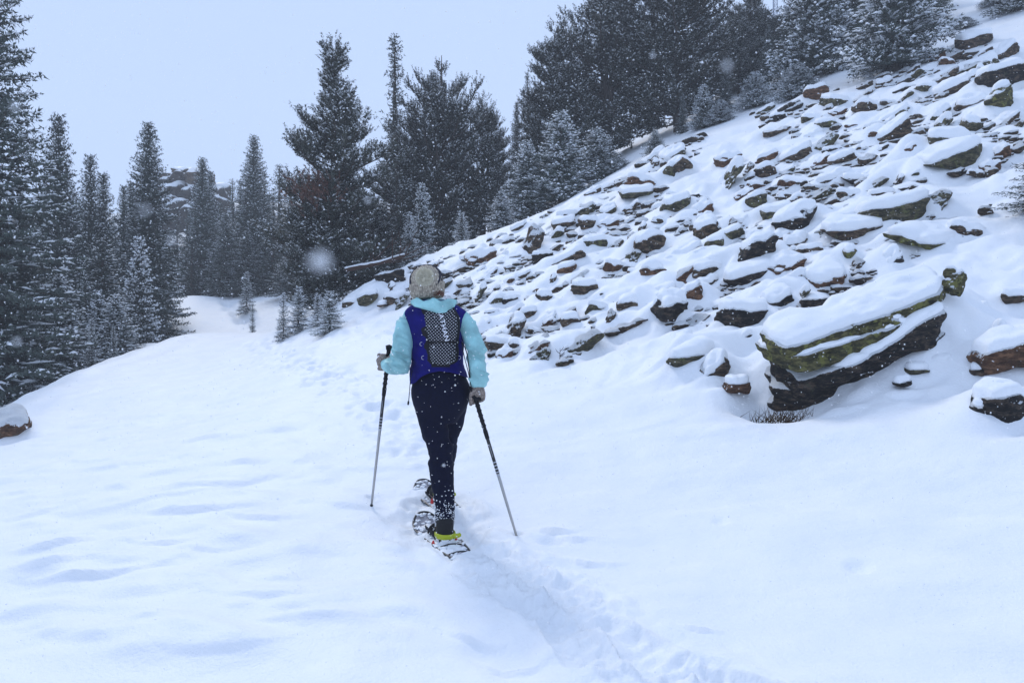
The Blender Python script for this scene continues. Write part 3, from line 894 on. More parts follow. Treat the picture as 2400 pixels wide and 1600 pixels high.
nr, nc = XX.shape
idx = np.arange(nr * nc).reshape(nr, nc)
Q = np.stack([idx[:-1, :-1], idx[:-1, 1:], idx[1:, 1:], idx[1:, :-1]], axis=-1).reshape(-1, 4)
put('snowy_ground', mesh('snowy_ground', np.stack([XX, YY, ZZ], axis=-1).reshape(-1, 3), Q, M_SNOW), kind='structure')


def surf(x, y):
    """height of the finished snow surface"""
    j = int(np.clip(np.searchsorted(ys, y), 1, nr - 1))
    j = j - 1 if abs(ys[j - 1] - y) < abs(ys[j] - y) else j
    return float(np.interp(x, XX[j], ZZ[j]))
# ------------------------------------------------------------------ trees
def foliage(name, a, b_, c):
    m, t, b = mat(name, .75, .2)
    oi = N(t, 'ShaderNodeObjectInfo'); tc = N(t, 'ShaderNodeTexCoord')
    n = tex_noise(t, 4.5, 6, vec=tc.outputs['Object'], rough=.75)
    r = ramp(t, [(.34, a), (.5, b_), (.7, c)], n.outputs['Fac'])
    hs = N(t, 'ShaderNodeHueSaturation')
    mr = N(t, 'ShaderNodeMapRange'); mr.inputs['To Min'].default_value = .7; mr.inputs['To Max'].default_value = 1.35
    t.links.new(oi.outputs['Random'], mr.inputs['Value']); t.links.new(mr.outputs[0], hs.inputs['Value'])
    t.links.new(r.outputs[0], hs.inputs['Color']); t.links.new(hs.outputs[0], b.inputs['Base Color'])
    return m


M_SPRUCE = foliage('spruce_needles', (.018, .025, .022), (.050, .062, .054), (.13, .15, .125))
M_PINE = foliage('pine_needles', (.018, .022, .019), (.058, .064, .052), (.16, .155, .125))
M_RUSTY = foliage('dead_needles', (.09, .045, .03), (.14, .065, .045), (.2, .10, .07))
M_BARK = simple('bark', (.075, .058, .048), .9, .1, 14, .02)
M_TSNOW = simple('snow_on_twigs', (.86, .88, .91), .6, .2)


def seg_tris(A, B, rg, step, ln, wd, fwd=.55, taper=True):
    """needle bundles standing off twig segments A->B"""
    d = B - A; L = np.linalg.norm(d, axis=1)
    n = np.maximum((L / step).astype(int), 1)
    k = np.repeat(np.arange(len(A)), n)
    t = rg.random(len(k))
    u = (d / np.maximum(L, 1e-6)[:, None])[k]
    P = A[k] + d[k] * t[:, None]
    r = rg.normal(0, 1, (len(k), 3)); r -= u * (r * u).sum(1, keepdims=True)
    r /= np.maximum(np.linalg.norm(r, axis=1, keepdims=True), 1e-6)
    q = u * fwd + r; q /= np.linalg.norm(q, axis=1, keepdims=True)
    s = np.cross(u, r)
    l = ln * rg.uniform(.7, 1.2, len(k)); l = l[:, None]
    V = np.empty((len(k) * 3, 3))
    V[0::3] = P + s * wd / 2; V[1::3] = P - s * wd / 2; V[2::3] = P + q * l
    return V, np.arange(len(V)).reshape(-1, 3)


def blobs(P, U, L, wd, ht):
    """little pillows of snow: elongated squashed octahedra"""
    n = len(P)
    if n == 0: return np.zeros((0, 3)), np.zeros((0, 3), int)
    U = U / np.maximum(np.linalg.norm(U, axis=1, keepdims=True), 1e-6)
    S = np.cross(U, [0, 0, 1.0]); S /= np.maximum(np.linalg.norm(S, axis=1, keepdims=True), 1e-6)
    Z = np.cross(S, U)
    o = [U * L[:, None] / 2, -U * L[:, None] / 2, S * wd[:, None] / 2, -S * wd[:, None] / 2, Z * ht[:, None], -Z * ht[:, None] * .2]
    V = np.stack([P + x for x in o], axis=1).reshape(-1, 3)
    f = np.array([[0, 2, 4], [2, 1, 4], [1, 3, 4], [3, 0, 4], [2, 0, 5], [1, 2, 5], [3, 1, 5], [0, 3, 5]])
    Fc = (f[None] + (np.arange(n) * 6)[:, None, None]).reshape(-1, 3)
    return V, Fc


def tubes(paths, radii, sides=5):
    V, Q = [], []; off = 0
    for P, R in zip(paths, radii):
        P = np.asarray(P, float); R = np.asarray(R, float)
        T = np.gradient(P, axis=0); T /= np.maximum(np.linalg.norm(T, axis=1, keepdims=True), 1e-9)
        ref = np.array([0, 0, 1.0]) if abs(T[0, 2]) < .8 else np.array([1.0, 0, 0])
        X = np.cross(T, ref); X /= np.linalg.norm(X, axis=1, keepdims=True); Y = np.cross(T, X)
        a = np.linspace(0, 2 * math.pi, sides, endpoint=False)
        ring = P[:, None] + R[:, None, None] * (X[:, None] * np.cos(a)[None, :, None] + Y[:, None] * np.sin(a)[None, :, None])
        V.append(ring.reshape(-1, 3)); m = len(P)
        i = np.arange(m - 1)[:, None] * sides; j = np.arange(sides)[None]; j2 = (j + 1) % sides
        Q.append(np.stack([i + j, i + j2, i + sides + j2, i + sides + j], axis=-1).reshape(-1, 4) + off)
        off += m * sides
    return np.concatenate(V), np.concatenate(Q)


def spruce(seed, H=8.0, R=1.5, lvl=.125, per=7, snow=.25, step=.036, needle=.085, width=.036, spire=0.0, bottom=.03, twig=.11, ragged=.25, snowsz=1.0):
    rg = np.random.default_rng(seed)
    TA, TB = [], []; SP, SU, SL = [], [], []; limbs, lr = [], []
    z = H * bottom
    while z < H * .985:
        f = z / H
        env = (1 - f) ** .85 * (1 - spire * sstep(.35, .6, np.float64(f)) * .45)
        n = max(3, int(round(per * (1 - .35 * f) + rg.uniform(-1, 1))))
        a0 = rg.uniform(0, 6.28)
        for k in range(n):
            L = R * env * rg.uniform(1 - ragged * 1.6, 1 + ragged * .35) + .05 * H * .15 + .04
            if rg.random() < .05 * ragged * 4: L *= .4
            az = a0 + 6.283 * k / n + rg.uniform(-.35, .35)
            z0 = z + rg.uniform(-lvl, lvl) * .5
            rise = (.55 * f - .18 + rg.uniform(-.1, .1))
            m = 6; s = np.linspace(0, 1, m)
            dirh = np.array([math.cos(az), math.sin(az), 0])
            P = dirh[None] * (s * L)[:, None]
            P[:, 2] = z0 + L * (rise * s - .30 * (1 - f) * s ** 1.5 + .22 * s ** 3)
            side = np.array([-math.sin(az), math.cos(az), 0])
            nt = max(2, int(L / twig))
            ts = np.linspace(.12, 1, nt) + rg.uniform(-.02, .02, nt)
            for t_ in ts:
                t_ = min(t_, 1)
                c = np.array([np.interp(t_, s, P[:, j]) for j in range(3)])
                for sg in (-1, 1):
                    tl = (L * .42 * (1 - t_) + .10 + .05 * min(L, 1)) * rg.uniform(.6, 1.15)
                    dr = dirh * .75 + side * sg * rg.uniform(.45, 1.0) + np.array([0, 0, rg.uniform(-.30, .22) + .25 * f])
                    dr /= np.linalg.norm(dr)
                    e = c + dr * tl
                    TA.append(c); TB.append(e)
                    if rg.random() < snow:
                        SP.append((c * .35 + e * .65) + np.array([0, 0, .022])); SU.append(dr); SL.append(tl * rg.uniform(.45, .9))
            TA.append(P[3]); TB.append(P[5]); TA.append(P[0] * .5 + P[1] * .5); TB.append(P[3])
            if rg.random() < snow * 1.2:
                SP.append(P[4] + np.array([0, 0, .02])); SU.append(P[5] - P[3]); SL.append(L * .3 + .08)
            if L > .35:
                limbs.append(P[:5]); lr.append(np.linspace(.012 * L + .006, .004, 5))
        z += lvl * rg.uniform(.8, 1.2) * (1 - .35 * f)
    # leader
    TA.append(np.array([0, 0, H * .93])); TB.append(np.array([0, 0, H]))
    TA = np.array(TA); TB = np.array(TB)
    V, Fc = seg_tris(TA, TB, rg, step, needle, width)
    crown = mesh('crown_mesh', V, Fc, M_SPRUCE, smooth=False)
    SP = np.array(SP).reshape(-1, 3); SU = np.array(SU).reshape(-1, 3); SL = np.array(SL)
    w_ = rg.uniform(.035, .075, len(SP)) * snowsz
    SV, SF = blobs(SP, SU, SL, w_, w_ * .55)
    snowm = mesh('snow_mesh', SV, SF, M_TSNOW, smooth=False) if len(SP) else None
    limbs.append(np.array([[0, 0, -.6], [0, 0, H * .3], [0, 0, H * .7], [0, 0, H * .98]])); rad = .02 * H + .01
    lr.append(np.array([rad, rad * .75, rad * .35, .01]))
    TV, TQ = tubes(limbs, lr)
    return crown, snowm, mesh('trunk_mesh', TV, TQ, M_BARK), H, R


def pine(seed, H=8.0, R=2.4, leaders=3, limbsn=120, snow=.2, top=.8, low=.06, m_=None, tuft=.26, tip=0.0):
    """limber pine: several leaders, upswept limbs ending in bottle-brush tufts"""
    rg = np.random.default_rng(seed)
    TA, TB = [], []; SP, SU, SL = [], [], []; limbs, lr = [], []
    lobes = [(rg.uniform(0, 6.28), rg.uniform(.15, .95), rg.uniform(.25, .6)) for _ in range(11)]
    lead = []
    for k in range(leaders):
        a = rg.uniform(0, 6.28); off = 0 if k == 0 else rg.uniform(.18, .42) * R
        hh = H * (1 if k == 0 else rg.uniform(.72, .93))
        zs = np.linspace(0, 1, 7)
        P = np.stack([np.cos(a) * off * zs ** 1.2 + rg.normal(0, .03, 7), np.sin(a) * off * zs ** 1.2 + rg.normal(0, .03, 7), hh * zs], axis=1)
        P[0] = [0, 0, -.6]
        lead.append(P); limbs.append(P); lr.append(np.linspace(.022 * H, .015, 7))
    for i in range(limbsn):
        f = low + (1 - low) * (i + rg.random()) / limbsn
        P0 = lead[rg.integers(leaders)]
        zz = f * P0[-1, 2]
        b = np.array([np.interp(zz, P0[:, 2], P0[:, j]) for j in range(2)] + [zz])
        az = rg.uniform(0, 6.28)
        env = R * (math.sin(math.pi * min(1, (f * top + .16)) ** .75) ** .7) * (1 - sstep(.72, 1.0, np.float64(f)) * .72) * (1 - tip * sstep(.48, .80, np.float64(f)))
        lob = 1
        for la, lf, lw in lobes:
            dd_ = abs((az - la + math.pi) % (2 * math.pi) - math.pi)
            lob += .5 * math.exp(-(dd_ / .55) ** 2 - ((f - lf) / .13) ** 2)
        L = max(.25, env * lob * rg.uniform(.55, 1.0)) * .74
        dirh = np.array([math.cos(az), math.sin(az), 0])
        up = .12 + .75 * f
        s = np.linspace(0, 1, 6)
        P = b[None] + dirh[None] * (s * L)[:, None]
        P[:, 2] += L * (up * .35 * s + up * .55 * s ** 2 + .1 * s ** 3 - .12 * (1 - f) * s)
        P[1:-1] += rg.normal(0, .03, (4, 3))
        limbs.append(P); lr.append(np.linspace(.018 * L + .012, .008, 6))
        nb = max(5, int(L / .060))
        for j in range(nb):
            t_ = .28 + .72 * (j + 1) / nb
            c = np.array([np.interp(t_, s, P[:, q]) for q in range(3)])
            for _ in range(3):
                dr = dirh * rg.uniform(-.2, .9) + np.array([-dirh[1], dirh[0], 0]) * rg.uniform(-1, 1) + np.array([0, 0, rg.uniform(-.1, .6) + .75 * up])
                dr /= np.linalg.norm(dr)
                bl = rg.uniform(.10, .42) * (1.25 - .4 * t_)
                m1 = c + dr * bl
                d2 = dr + np.array([0, 0, .6]); d2 /= np.linalg.norm(d2)
                tl = tuft * rg.uniform(.6, 1.1)
                TA.append(m1); TB.append(m1 + d2 * tl)
                if rg.random() < .5:
                    TA.append(c + dr * bl * .3); TB.append(m1)
                if rg.random() < snow * 2.6:
                    SP.append(m1 + d2 * tl * .4 + np.array([0, 0, .05])); SU.append(dr * np.array([1, 1, .35])); SL.append(rg.uniform(.07, .18))
    TA = np.array(TA); TB = np.array(TB)
    V, Fc = seg_tris(TA, TB, rg, .0165, .078, .036, fwd=.5)
    mi = None; mats_ = [M_PINE]
    crown = mesh('crown_mesh', V, Fc, mats_, smooth=False)
    SP = np.array(SP).reshape(-1, 3); SU = np.array(SU).reshape(-1, 3); SL = np.array(SL)
    w_ = rg.uniform(.03, .085, len(SP))
    SV, SF = blobs(SP, SU, SL, w_, w_ * .6)
    snowm = mesh('snow_mesh', SV, SF, M_TSNOW, smooth=False)
    TV, TQ = tubes(limbs, lr)
    return crown, snowm, mesh('trunk_mesh', TV, TQ, M_BARK), H, R


KIND = {
    'a': spruce(1, 8, 1.75, snow=.32, spire=.12, per=8),
    'b': spruce(2, 8, 1.55, snow=.32, spire=.15, ragged=.32, per=8),
    'c': spruce(3, 8, 1.7, snow=.35, lvl=.17),
    't': spruce(4, 8, .62, snow=.25, spire=.3, ragged=.5, lvl=.17, per=5),      # thin spire
    'f': spruce(5, 8, 1.3, snow=.18, lvl=.24, per=5, step=.05, needle=.13, width=.04, twig=.17),   # far ones
    'g': spruce(6, 8, 1.5, snow=.18, lvl=.24, per=6, step=.05, needle=.13, width=.04, twig=.17, spire=.6),
    's': spruce(7, 4, 1.15, lvl=.115, snow=.5, step=.026, needle=.065, width=.026, twig=.085, snowsz=1.5),   # young, snow laden
    'u': spruce(8, 4, 1.35, lvl=.13, snow=.55, step=.026, needle=.065, width=.026, twig=.09, ragged=.35, snowsz=1.6),
    'k': spruce(9, 1.6, .55, lvl=.075, per=5, snow=.75, step=.014, needle=.032, width=.009, twig=.05, snowsz=.42),    # sapling
    'l': spruce(10, 1.6, .72, lvl=.07, per=6, snow=.8, step=.014, needle=.034, width=.009, twig=.05, snowsz=.45, ragged=.5),
    'p': pine(21, 8, 2.5, 3, 165, .26),
    'q': pine(22, 8, 2.2, 2, 150, .24),
    'r': pine(23, 8, 2.9, 4, 175, .24),
    'o': pine(24, 8, 1.9, 1, 150, .18, top=.62, tuft=.22, tip=.62),
}
_tri = sum(len(k[0].polygons) for k in KIND.values())
print('foliage tris', _tri)


def tree(px, pytop, d, kind, wpx=None, label=None, group=None, name=None, dz=0, rz=None, base=None):
    crown, snowm, trunk, H0, R0 = KIND[kind]
    x = (px - 1200) / F * d
    zb = surf(x, d) + dz if base is None else base
    zt = (800 - pytop) / F * d
    H = max(zt - zb, .3)
    sz = H / H0
    sx = sz if wpx is None else (wpx * d / F) / (2 * R0 * .92)
    nm = name or ('limber_pine' if kind in 'pqro' else 'spruce_sapling' if kind in 'kl' else 'spruce_tree')
    o = put(nm, None, loc=(x, d, zb), label=label, cat='pine' if kind in 'pqro' else 'spruce', group=group,
            rot=(0, 0, random.uniform(0, 6.28) if rz is None else rz), scale=(sx, sx, sz))
    put('crown', crown, parent=o)
    put('trunk', trunk, parent=o)
    if snowm is not None: put('snow_load', snowm, parent=o, kind='stuff')
    return o


TREES = [
 # left flank
 (-15, -120, 14.5, 'c', 430, 'tallest dark spruce filling the left border, its top cut off by the frame'),
 (137, 268, 20, 'a', 213, 'pointed spruce rising right beside the tallest tree at the left border'),
 (60, 560, 16, 'c', 280, 'bushy spruce filling the lower left corner of the wood'),
 (212, 356, 22, 'b', 158, 'slim spruce, taller of the two close tips right of the pointed spruce'),
 (243, 400, 22.5, 'b', 146, 'slim spruce, shorter of the two close tips, leaning on its taller neighbour'),
 (140, 640, 16.5, 's', 200, 'snow-dusted young spruce at the lower left edge of the wood'),
 (290, 430, 25, 'b', 97, 'thin spruce tip between the close pair and the tall steeple-shaped spruce'),
 (306, 425, 27, 'b', 97, 'second thin spruce tip left of the steeple-shaped spruce'),
 (348, 288, 24, 'a', 201, 'tall steeple-shaped spruce left of the rocky knoll'),
 (240, 560, 19, 'c', 231, 'dense spruce in the middle of the left wood, below the close pair of tips'),
 (325, 560, 20.5, 'u', 150, 'snowy spruce at the right end of the left wood, its foot on the open snow'),
 (272, 690, 17.6, 's', 130, 'low snowy spruce in front of the left wood'),
 (386, 560, 33, 'g', 85, 'spruce in the gap below the rocky knoll'),
 # centre back
 (474, 370, 33, 'a', 134, 'sharp spruce standing in front of the rocky knoll'),
 (494, 398, 36, 'b', 85, 'spruce tip close behind the sharp one by the rocky knoll'),
 (545, 418, 44, 'f', 73, 'small far spruce in the haze right of the knoll'),
 (563, 416, 46, 'f', 73, 'second small far spruce in the haze right of the knoll'),
 (595, 318, 33, 'a', 143, 'tall spruce at the end of the path, tallest of its row'),
 (620, 400, 37, 'f', 103, 'hazy spruce just right of the tallest one at the path end'),
 (655, 384, 40, 'g', 122, 'hazy spruce left of the big dark pine'),
 (680, 415, 42, 'f', 109, 'palest hazy spruce half behind the big dark pine'),
 (530, 500, 31.5, 'c', 134, 'bushy spruce at the top of the second rise'),
 (580, 540, 31, 'c', 134, 'low wide spruce under the tallest one at the path end'),
 (640, 520, 31, 'g', 146, 'wide spruce left of the big dark pine, below the hazy ones'),
 (450, 560, 31.5, 'g', 109, 'spruce directly above the gap where the path disappears'),
 (690, 560, 28, 'c', 134, 'spruce touching the left side of the big dark pine'),
 # pines
 (783, 130, 17.5, 'o', 275, 'big dark pine with a narrow top, nearest pine left of the walker'),
 (745, 420, 17.2, 'q', 200, 'pine bulging at the left foot of the big dark pine'),
 (925, 82, 25, 't', 95, 'tall thin spire spruce between the two big pines'),
 (1035, 130, 24, 'r', 280, 'broad round-topped pine behind the woolly hat'),
 (930, 330, 23.0, 'q', 190, 'pine filling the space under the thin spire spruce'),
 (1130, 240, 25, 'q', 170, 'pine shoulder at the right of the broad round-topped pine'),
 (1211, 236, 30, 'b', 70, 'small pointed spruce top in the gap between the big pines'),
 (1236, 168, 33, 't', 40, 'very thin spruce pole in the gap left of the massive pine'),
 (1300, 80, 24.5, 'q', 210, 'pine with a ragged shoulder at the left of the massive pine'),
 (1420, -90, 25, 'p', 280, 'massive pine, left one of two whose tops leave the frame'),
 (1590, -130, 24, 'r', 330, 'massive pine, right one of two whose tops leave the frame'),
 (1790, 32, 29, 'p', 190, 'round pine under the radio mast'),
 (1700, 60, 27, 'q', 180, 'pine joining the massive pine to the round pine under the mast'),
 (1905, -150, 22, 's', 235, 'tall snowy spruce right of the radio mast, its top out of the frame'),
 (2000, -150, 26, 's', 210, 'dark spruce between the two snowy spruces at the upper right'),
 (2100, -200, 18.0, 'u', 300, 'wide snowy spruce leaning over the top of the boulder slope'),
 (2250, -60, 25, 'b', 110, 'thin spruce behind the wide snowy one at the upper right'),
 (2390, -140, 19.5, 'u', 130, 'spruce at the upper right border above the topmost boulder'),
 # snowy spruces along the upper edge
 (1315, 262, 19.2, 's', 190, 'snow laden spruce, tallest of the small ones on the upper edge'),
 (1400, 300, 20, 's', 150, 'snow laden spruce right of the tallest small one on the upper edge'),
 (1235, 330, 19.5, 's', 130, 'snow laden spruce left of the tallest small one on the upper edge'),
 (1440, 370, 20.5, 'u', 120, 'broad low snow laden spruce at the open snow ramp'),
 (1176, 448, 17.6, 'u', 95, 'small full snow laden spruce where the stones begin'),
 (1082, 500, 17.8, 'k', 60, 'little snowy spruce above the woolly hat'),
 (1536, 306, 18.9, 's', 62, 'young spruce with a long bare leader at the upper edge'),
 (1650, 200, 21, 'u', 90, 'low snowy spruce at the right foot of the massive pine'),
 (1690, 235, 20.5, 's', 80, 'small snowy spruce in the gap under the round pine'),
 (1770, 170, 21, 'u', 120, 'snowy spruce skirt under the round pine'),
 (1870, 150, 19.5, 's', 130, 'snowy spruce at the foot of the tall one beside the mast'),
 (2080, 90, 19, 'u', 140, 'low snowy spruce left of the wide one over the slope top'),
 (2262, 60, 20, 's', 60, 'small spruce beside the topmost boulder'),
 (2340, -20, 21, 's', 90, 'spruce left of the one at the upper right border'),
 (990, 430, 19.5, 's', 90, 'snowy young spruce at the left foot of the broad pine'),
 (960, 500, 18.5, 'u', 70, 'low snowy spruce left of the little one above the hat'),
 (870, 470, 18.5, 'q', 140, 'pine spray at the right foot of the big dark pine'),
 # saplings by the path
 (700, 672, 14.2, 'l', 62, 'snowy sapling with thin upright shoots at the foot of the big dark pine'),
 (664, 690, 14.0, 'k', 40, 'narrow snowy sapling, leftmost at the foot of the big dark pine'),
 (772, 682, 12.6, 'l', 84, 'bushy snowy sapling nearest the walker at the foot of the big dark pine'),
 (745, 690, 13.6, 'k', 50, 'sapling squeezed between the bushy one and the thin-shooted one'),
 (592, 712, 22.0, 'k', 20, 'tiny lone sapling on the open snow at the end of the path'),
 (578, 640, 26.5, 'k', 44, 'small sapling at the right side of the second rise'),
 (215, 750, 16.2, 'k', 48, 'snowy sapling before the left wood, taller of two'),
 (266, 768, 16.6, 'k', 30, 'snowy sapling before the left wood, shorter of two'),
 (76, 886, 14.6, 'l', 26, 'tiny sapling alone on the snow at the far left'),
 (997, 570, 16.3, 'k', 22, 'tiny sapling above the snow by the end of the fallen log'),
]
TOBJ = []
for (px, pt, d, k, w, lb) in TREES:
    TOBJ.append(tree(px, pt, d, k, w, lb))
# a red-brown dead spray on the big dark pine
_p = TOBJ[[i for i, t in enumerate(TREES) if t[0] == 783][0]]
rg = np.random.default_rng(55)
_c = W(738, 455, 16.3)
A = _c + rg.normal(0, 1, (150, 3)) * np.array([.24, .2, .17]); B = A + rg.normal(0, .09, (150, 3)) + np.array([0, -.05, .12])
V, Fc = seg_tris(A, B, rg, .011, .08, .018, .9)
V = (V - np.array(_p.location))
Mi = np.array(Matrix.Rotation(-_p.rotation_euler.z, 3, 'Z'))
V = (V @ Mi.T) / np.array(_p.scale)
put('dead_spray', mesh('dead_spray', V, Fc, M_RUSTY, smooth=False), parent=_p, label='reddish brown dead needles')

# background wood: many hazy trees of the same few kinds
rb = random.Random(31)
far = []
for k in range(400):
    d = rb.uniform(34, 62); px = rb.uniform(-120, 760)
    if 395 < px < 440 and d < 50: continue
    far.append((d, px))
BG = 0
for d, px in far:
    x = (px - 1200) / F * d; zb = surf(x, d)
    cap = np.interp(px, [-100, 100, 200, 300, 380, 440, 530, 600, 700, 760], [330, 420, 470, 510, 560, 540, 455, 430, 430, 420]) + rb.uniform(0, 60)
    if 370 < px < 535: cap = rb.uniform(470, 560)
    H = (800 - cap) / F * d - zb
    H = min(H, rb.uniform(4.5, 8.5))
    if H < 2: continue
    if BG > 115: break
    if 370 < px < 535 and d > 52: continue
    pt = 800 - (zb + H) / d * F
    tree(px, pt, d, rb.choice('fg'), None, 'hazy spruce in the thick wood behind the left trees', 'hazy spruces of the background wood'); BG += 1
# trees filling the wood behind the upper edge on the right
fill = [(1060, 330, 29, 'g'), (900, 400, 28, 'f'), (820, 330, 27, 'g'), (1170, 300, 31, 'f'), (1260, 250, 31, 'g'), (1340, 230, 31, 'f'), (1450, 200, 32, 'g'), (1520, 160, 30, 'f'),
        (1610, 110, 31, 'g'), (1680, 120, 33, 'f'), (1760, 100, 33, 'g'), (1850, 40, 30, 'f'), (1940, 10, 29, 'g'), (2020, -20, 29, 'f'), (2090, -60, 28, 'g'), (2180, -80, 29, 'f'),
        (1000, 420, 26, 'g'), (1110, 420, 27, 'c'), (760, 520, 24, 'c'), (850, 520, 22, 'c'), (1220, 400, 24, 'c'), (1480, 330, 25, 'c'), (1380, 380, 24, 'c'),
        (170, 520, 27, 'a'), (240, 520, 28, 'c'), (320, 540, 27, 'a'), (290, 600, 22, 'c'), (350, 600, 26, 'c'), (60, 480, 25, 'a'), (150, 600, 20, 'c'), (230, 680, 18, 's'), (395, 600, 30, 'g'), (415, 470, 44, 'g'), (440, 500, 42, 'f'), (515, 470, 44, 'g'), (395, 540, 38, 'g'), (425, 575, 36, 'g'), (402, 590, 33, 'f'), (440, 590, 34, 'g'), (410, 560, 36, 'g'), (370, 520, 34, 'f'), (330, 500, 33, 'f'), (270, 500, 32, 'f'), (200, 470, 31, 'f'), (180, 480, 26, 'c'), (110, 520, 22, 'c'), (20, 470, 22, 'a'), (280, 560, 26, 'c'), (330, 620, 25, 'c'), (200, 640, 18.5, 'c'), (100, 700, 17, 'u'), (30, 720, 16.8, 'c'), (370, 640, 28, 'c'),
        (1730, 20, 26, 'p'), (1760, -30, 28, 'q'), (1850, -60, 25, 'g'), (1800, 60, 25, 'c'), (1950, -90, 24, 'g'), (1980, -120, 23, 'q'), (2040, -140, 24, 'g'), (2150, -160, 22, 'q'), (2190, -100, 21, 'c'), (2230, -140, 24, 'g'), (2280, -160, 26, 'g'), (2350, -160, 24, 'c'), (1700, 150, 23, 'c'), (1600, 220, 22, 'c'), (1540, 240, 28, 'g'), (1960, 60, 24, 'c'), (2040, 40, 22.5, 'c'), (2210, -120, 23, 'g')]
for (px, pt, d, k) in fill:
    nb_ = min(TREES, key=lambda t_: abs(t_[0] - px) + (30 if t_[2] > d else 0))
    w_ = nb_[5].split(',')[0].split()
    if len(w_) > 8: w_ = w_[:8]
    while w_[-1] in ('a', 'the', 'in', 'of', 'by', 'two', 'whose', 'with', 'and', 'at', 'under', 'between', 'top', 'close', 'right', 'left', 'its', 'beside', 'just', 'from', 'over'): w_ = w_[:-1]
    tree(px, pt, d, k, None, 'shadowy tree half hidden behind the ' + ' '.join(w_), 'half hidden trees inside the wood')
# ------------------------------------------------------------------ the walker
M_SKIN = simple('skin', (.62, .40, .31), .55, .35)
M_TROUSER = simple('navy_tights', (.0026, .0040, .019), .75, .10, 60, .002)
M_JACKET = simple('turquoise_shell', (.30, .57, .58), .55, .35, 9, .004)
M_VEST = simple('royal_blue_fabric', (.007, .006, .125), .8, .12, 14, .003)
M_BLACK = simple('black_fabric', (.008, .008, .011), .75, .25)
M_HAIR = simple('auburn_hair', (.15, .045, .022), .5, .4)
M_POLEB = simple('black_lacquer', (.009, .009, .010), .35, .5)
M_ALU = simple('grey_aluminium', (.42, .41, .40), .35, .5, metal=.7)
M_REFL = simple('grey_reflective_tape', (.45, .47, .52), .4, .5)
M_LIME = simple('lime_strap', (.42, .47, .015), .45, .4)
M_RED = simple('red_plastic', (.55, .035, .03), .45, .4)
M_DECK = simple('grey_deck', (.48, .46, .49), .5, .4, 22, .004)
M_PRINT = simple('white_print', (.78, .80, .86), .5, .3)
M_BOOT = simple('boot_leather', (.009, .009, .011), .7, .3)


def knit(name, ca, cb, scale):
    m, t, b = mat(name, .9, .15)
    tc = N(t, 'ShaderNodeTexCoord')
    mp = N(t, 'ShaderNodeMapping'); mp.inputs['Scale'].default_value = (scale, scale, scale * .55)
    t.links.new(tc.outputs['Object'], mp.inputs['Vector'])
    v = N(t, 'ShaderNodeTexVoronoi'); v.inputs['Scale'].default_value = 1.0
    t.links.new(mp.outputs[0], v.inputs['Vector'])
    r = ramp(t, [(.1, ca), (.65, cb)], v.outputs['Distance'])
    t.links.new(r.outputs[0], b.inputs['Base Color'])
    inv = N(t, 'ShaderNodeMath', operation='SUBTRACT'); inv.inputs[0].default_value = 1
    t.links.new(v.outputs['Distance'], inv.inputs[1])
    bump(t, b, inv.outputs[0], .8, .006)
    return m


M_KNIT = knit('oatmeal_knit', (.64, .56, .45), (.30, .26, .21), 95)
M_GLOVE = knit('brown_knit', (.42, .35, .30), (.19, .155, .135), 120)
M_POM = simple('oatmeal_yarn', (.72, .68, .56), .9, .1)
M_STRIPE = simple('charcoal_yarn', (.045, .043, .055), .9, .1)

_m, _t, _b = mat('dotted_net', .7, .25)
_tc = N(_t, 'ShaderNodeTexCoord')
_ns = tex_noise(_t, 9, 2); _sc = N(_t, 'ShaderNodeVectorMath', operation='SCALE'); _sc.inputs['Scale'].default_value = .022
_t.links.new(_ns.outputs['Color'], _sc.inputs[0])
_ad = N(_t, 'ShaderNodeVectorMath', operation='ADD'); _t.links.new(_tc.outputs['Object'], _ad.inputs[0]); _t.links.new(_sc.outputs[0], _ad.inputs[1])
_mp = N(_t, 'ShaderNodeMapping'); _mp.inputs['Rotation'].default_value = (0, math.radians(42), 0)
_mp.inputs['Scale'].default_value = (1 / .0150, 0, 1 / .0150)
_t.links.new(_ad.outputs[0], _mp.inputs['Vector'])
_fr = N(_t, 'ShaderNodeVectorMath', operation='FRACTION'); _t.links.new(_mp.outputs[0], _fr.inputs[0])
_sb = N(_t, 'ShaderNodeVectorMath', operation='SUBTRACT'); _sb.inputs[1].default_value = (.5, 0, .5); _t.links.new(_fr.outputs[0], _sb.inputs[0])
_ln = N(_t, 'ShaderNodeVectorMath', operation='LENGTH'); _t.links.new(_sb.outputs[0], _ln.inputs[0])
_rp = ramp(_t, [(.18, (.52, .53, .58)), (.25, (.010, .010, .014))], _ln.outputs['Value'])
_t.links.new(_rp.outputs[0], _b.inputs['Base Color'])
M_NET = _m


def spl(pts, n=24):
    P = np.asarray(pts, float); m = len(P)
    if m == 2:
        return P[0] + (P[1] - P[0]) * np.linspace(0, 1, n)[:, None]
    t = np.linspace(0, m - 1, n); out = []
    for s in t:
        i = min(int(s), m - 2); f = s - i
        p0 = P[max(i - 1, 0)]; p1 = P[i]; p2 = P[i + 1]; p3 = P[min(i + 2, m - 1)]
        out.append(.5 * ((2 * p1) + (-p0 + p2) * f + (2 * p0 - 5 * p1 + 4 * p2 - p3) * f * f + (-p0 + 3 * p1 - 3 * p2 + p3) * f ** 3))
    return np.array(out)


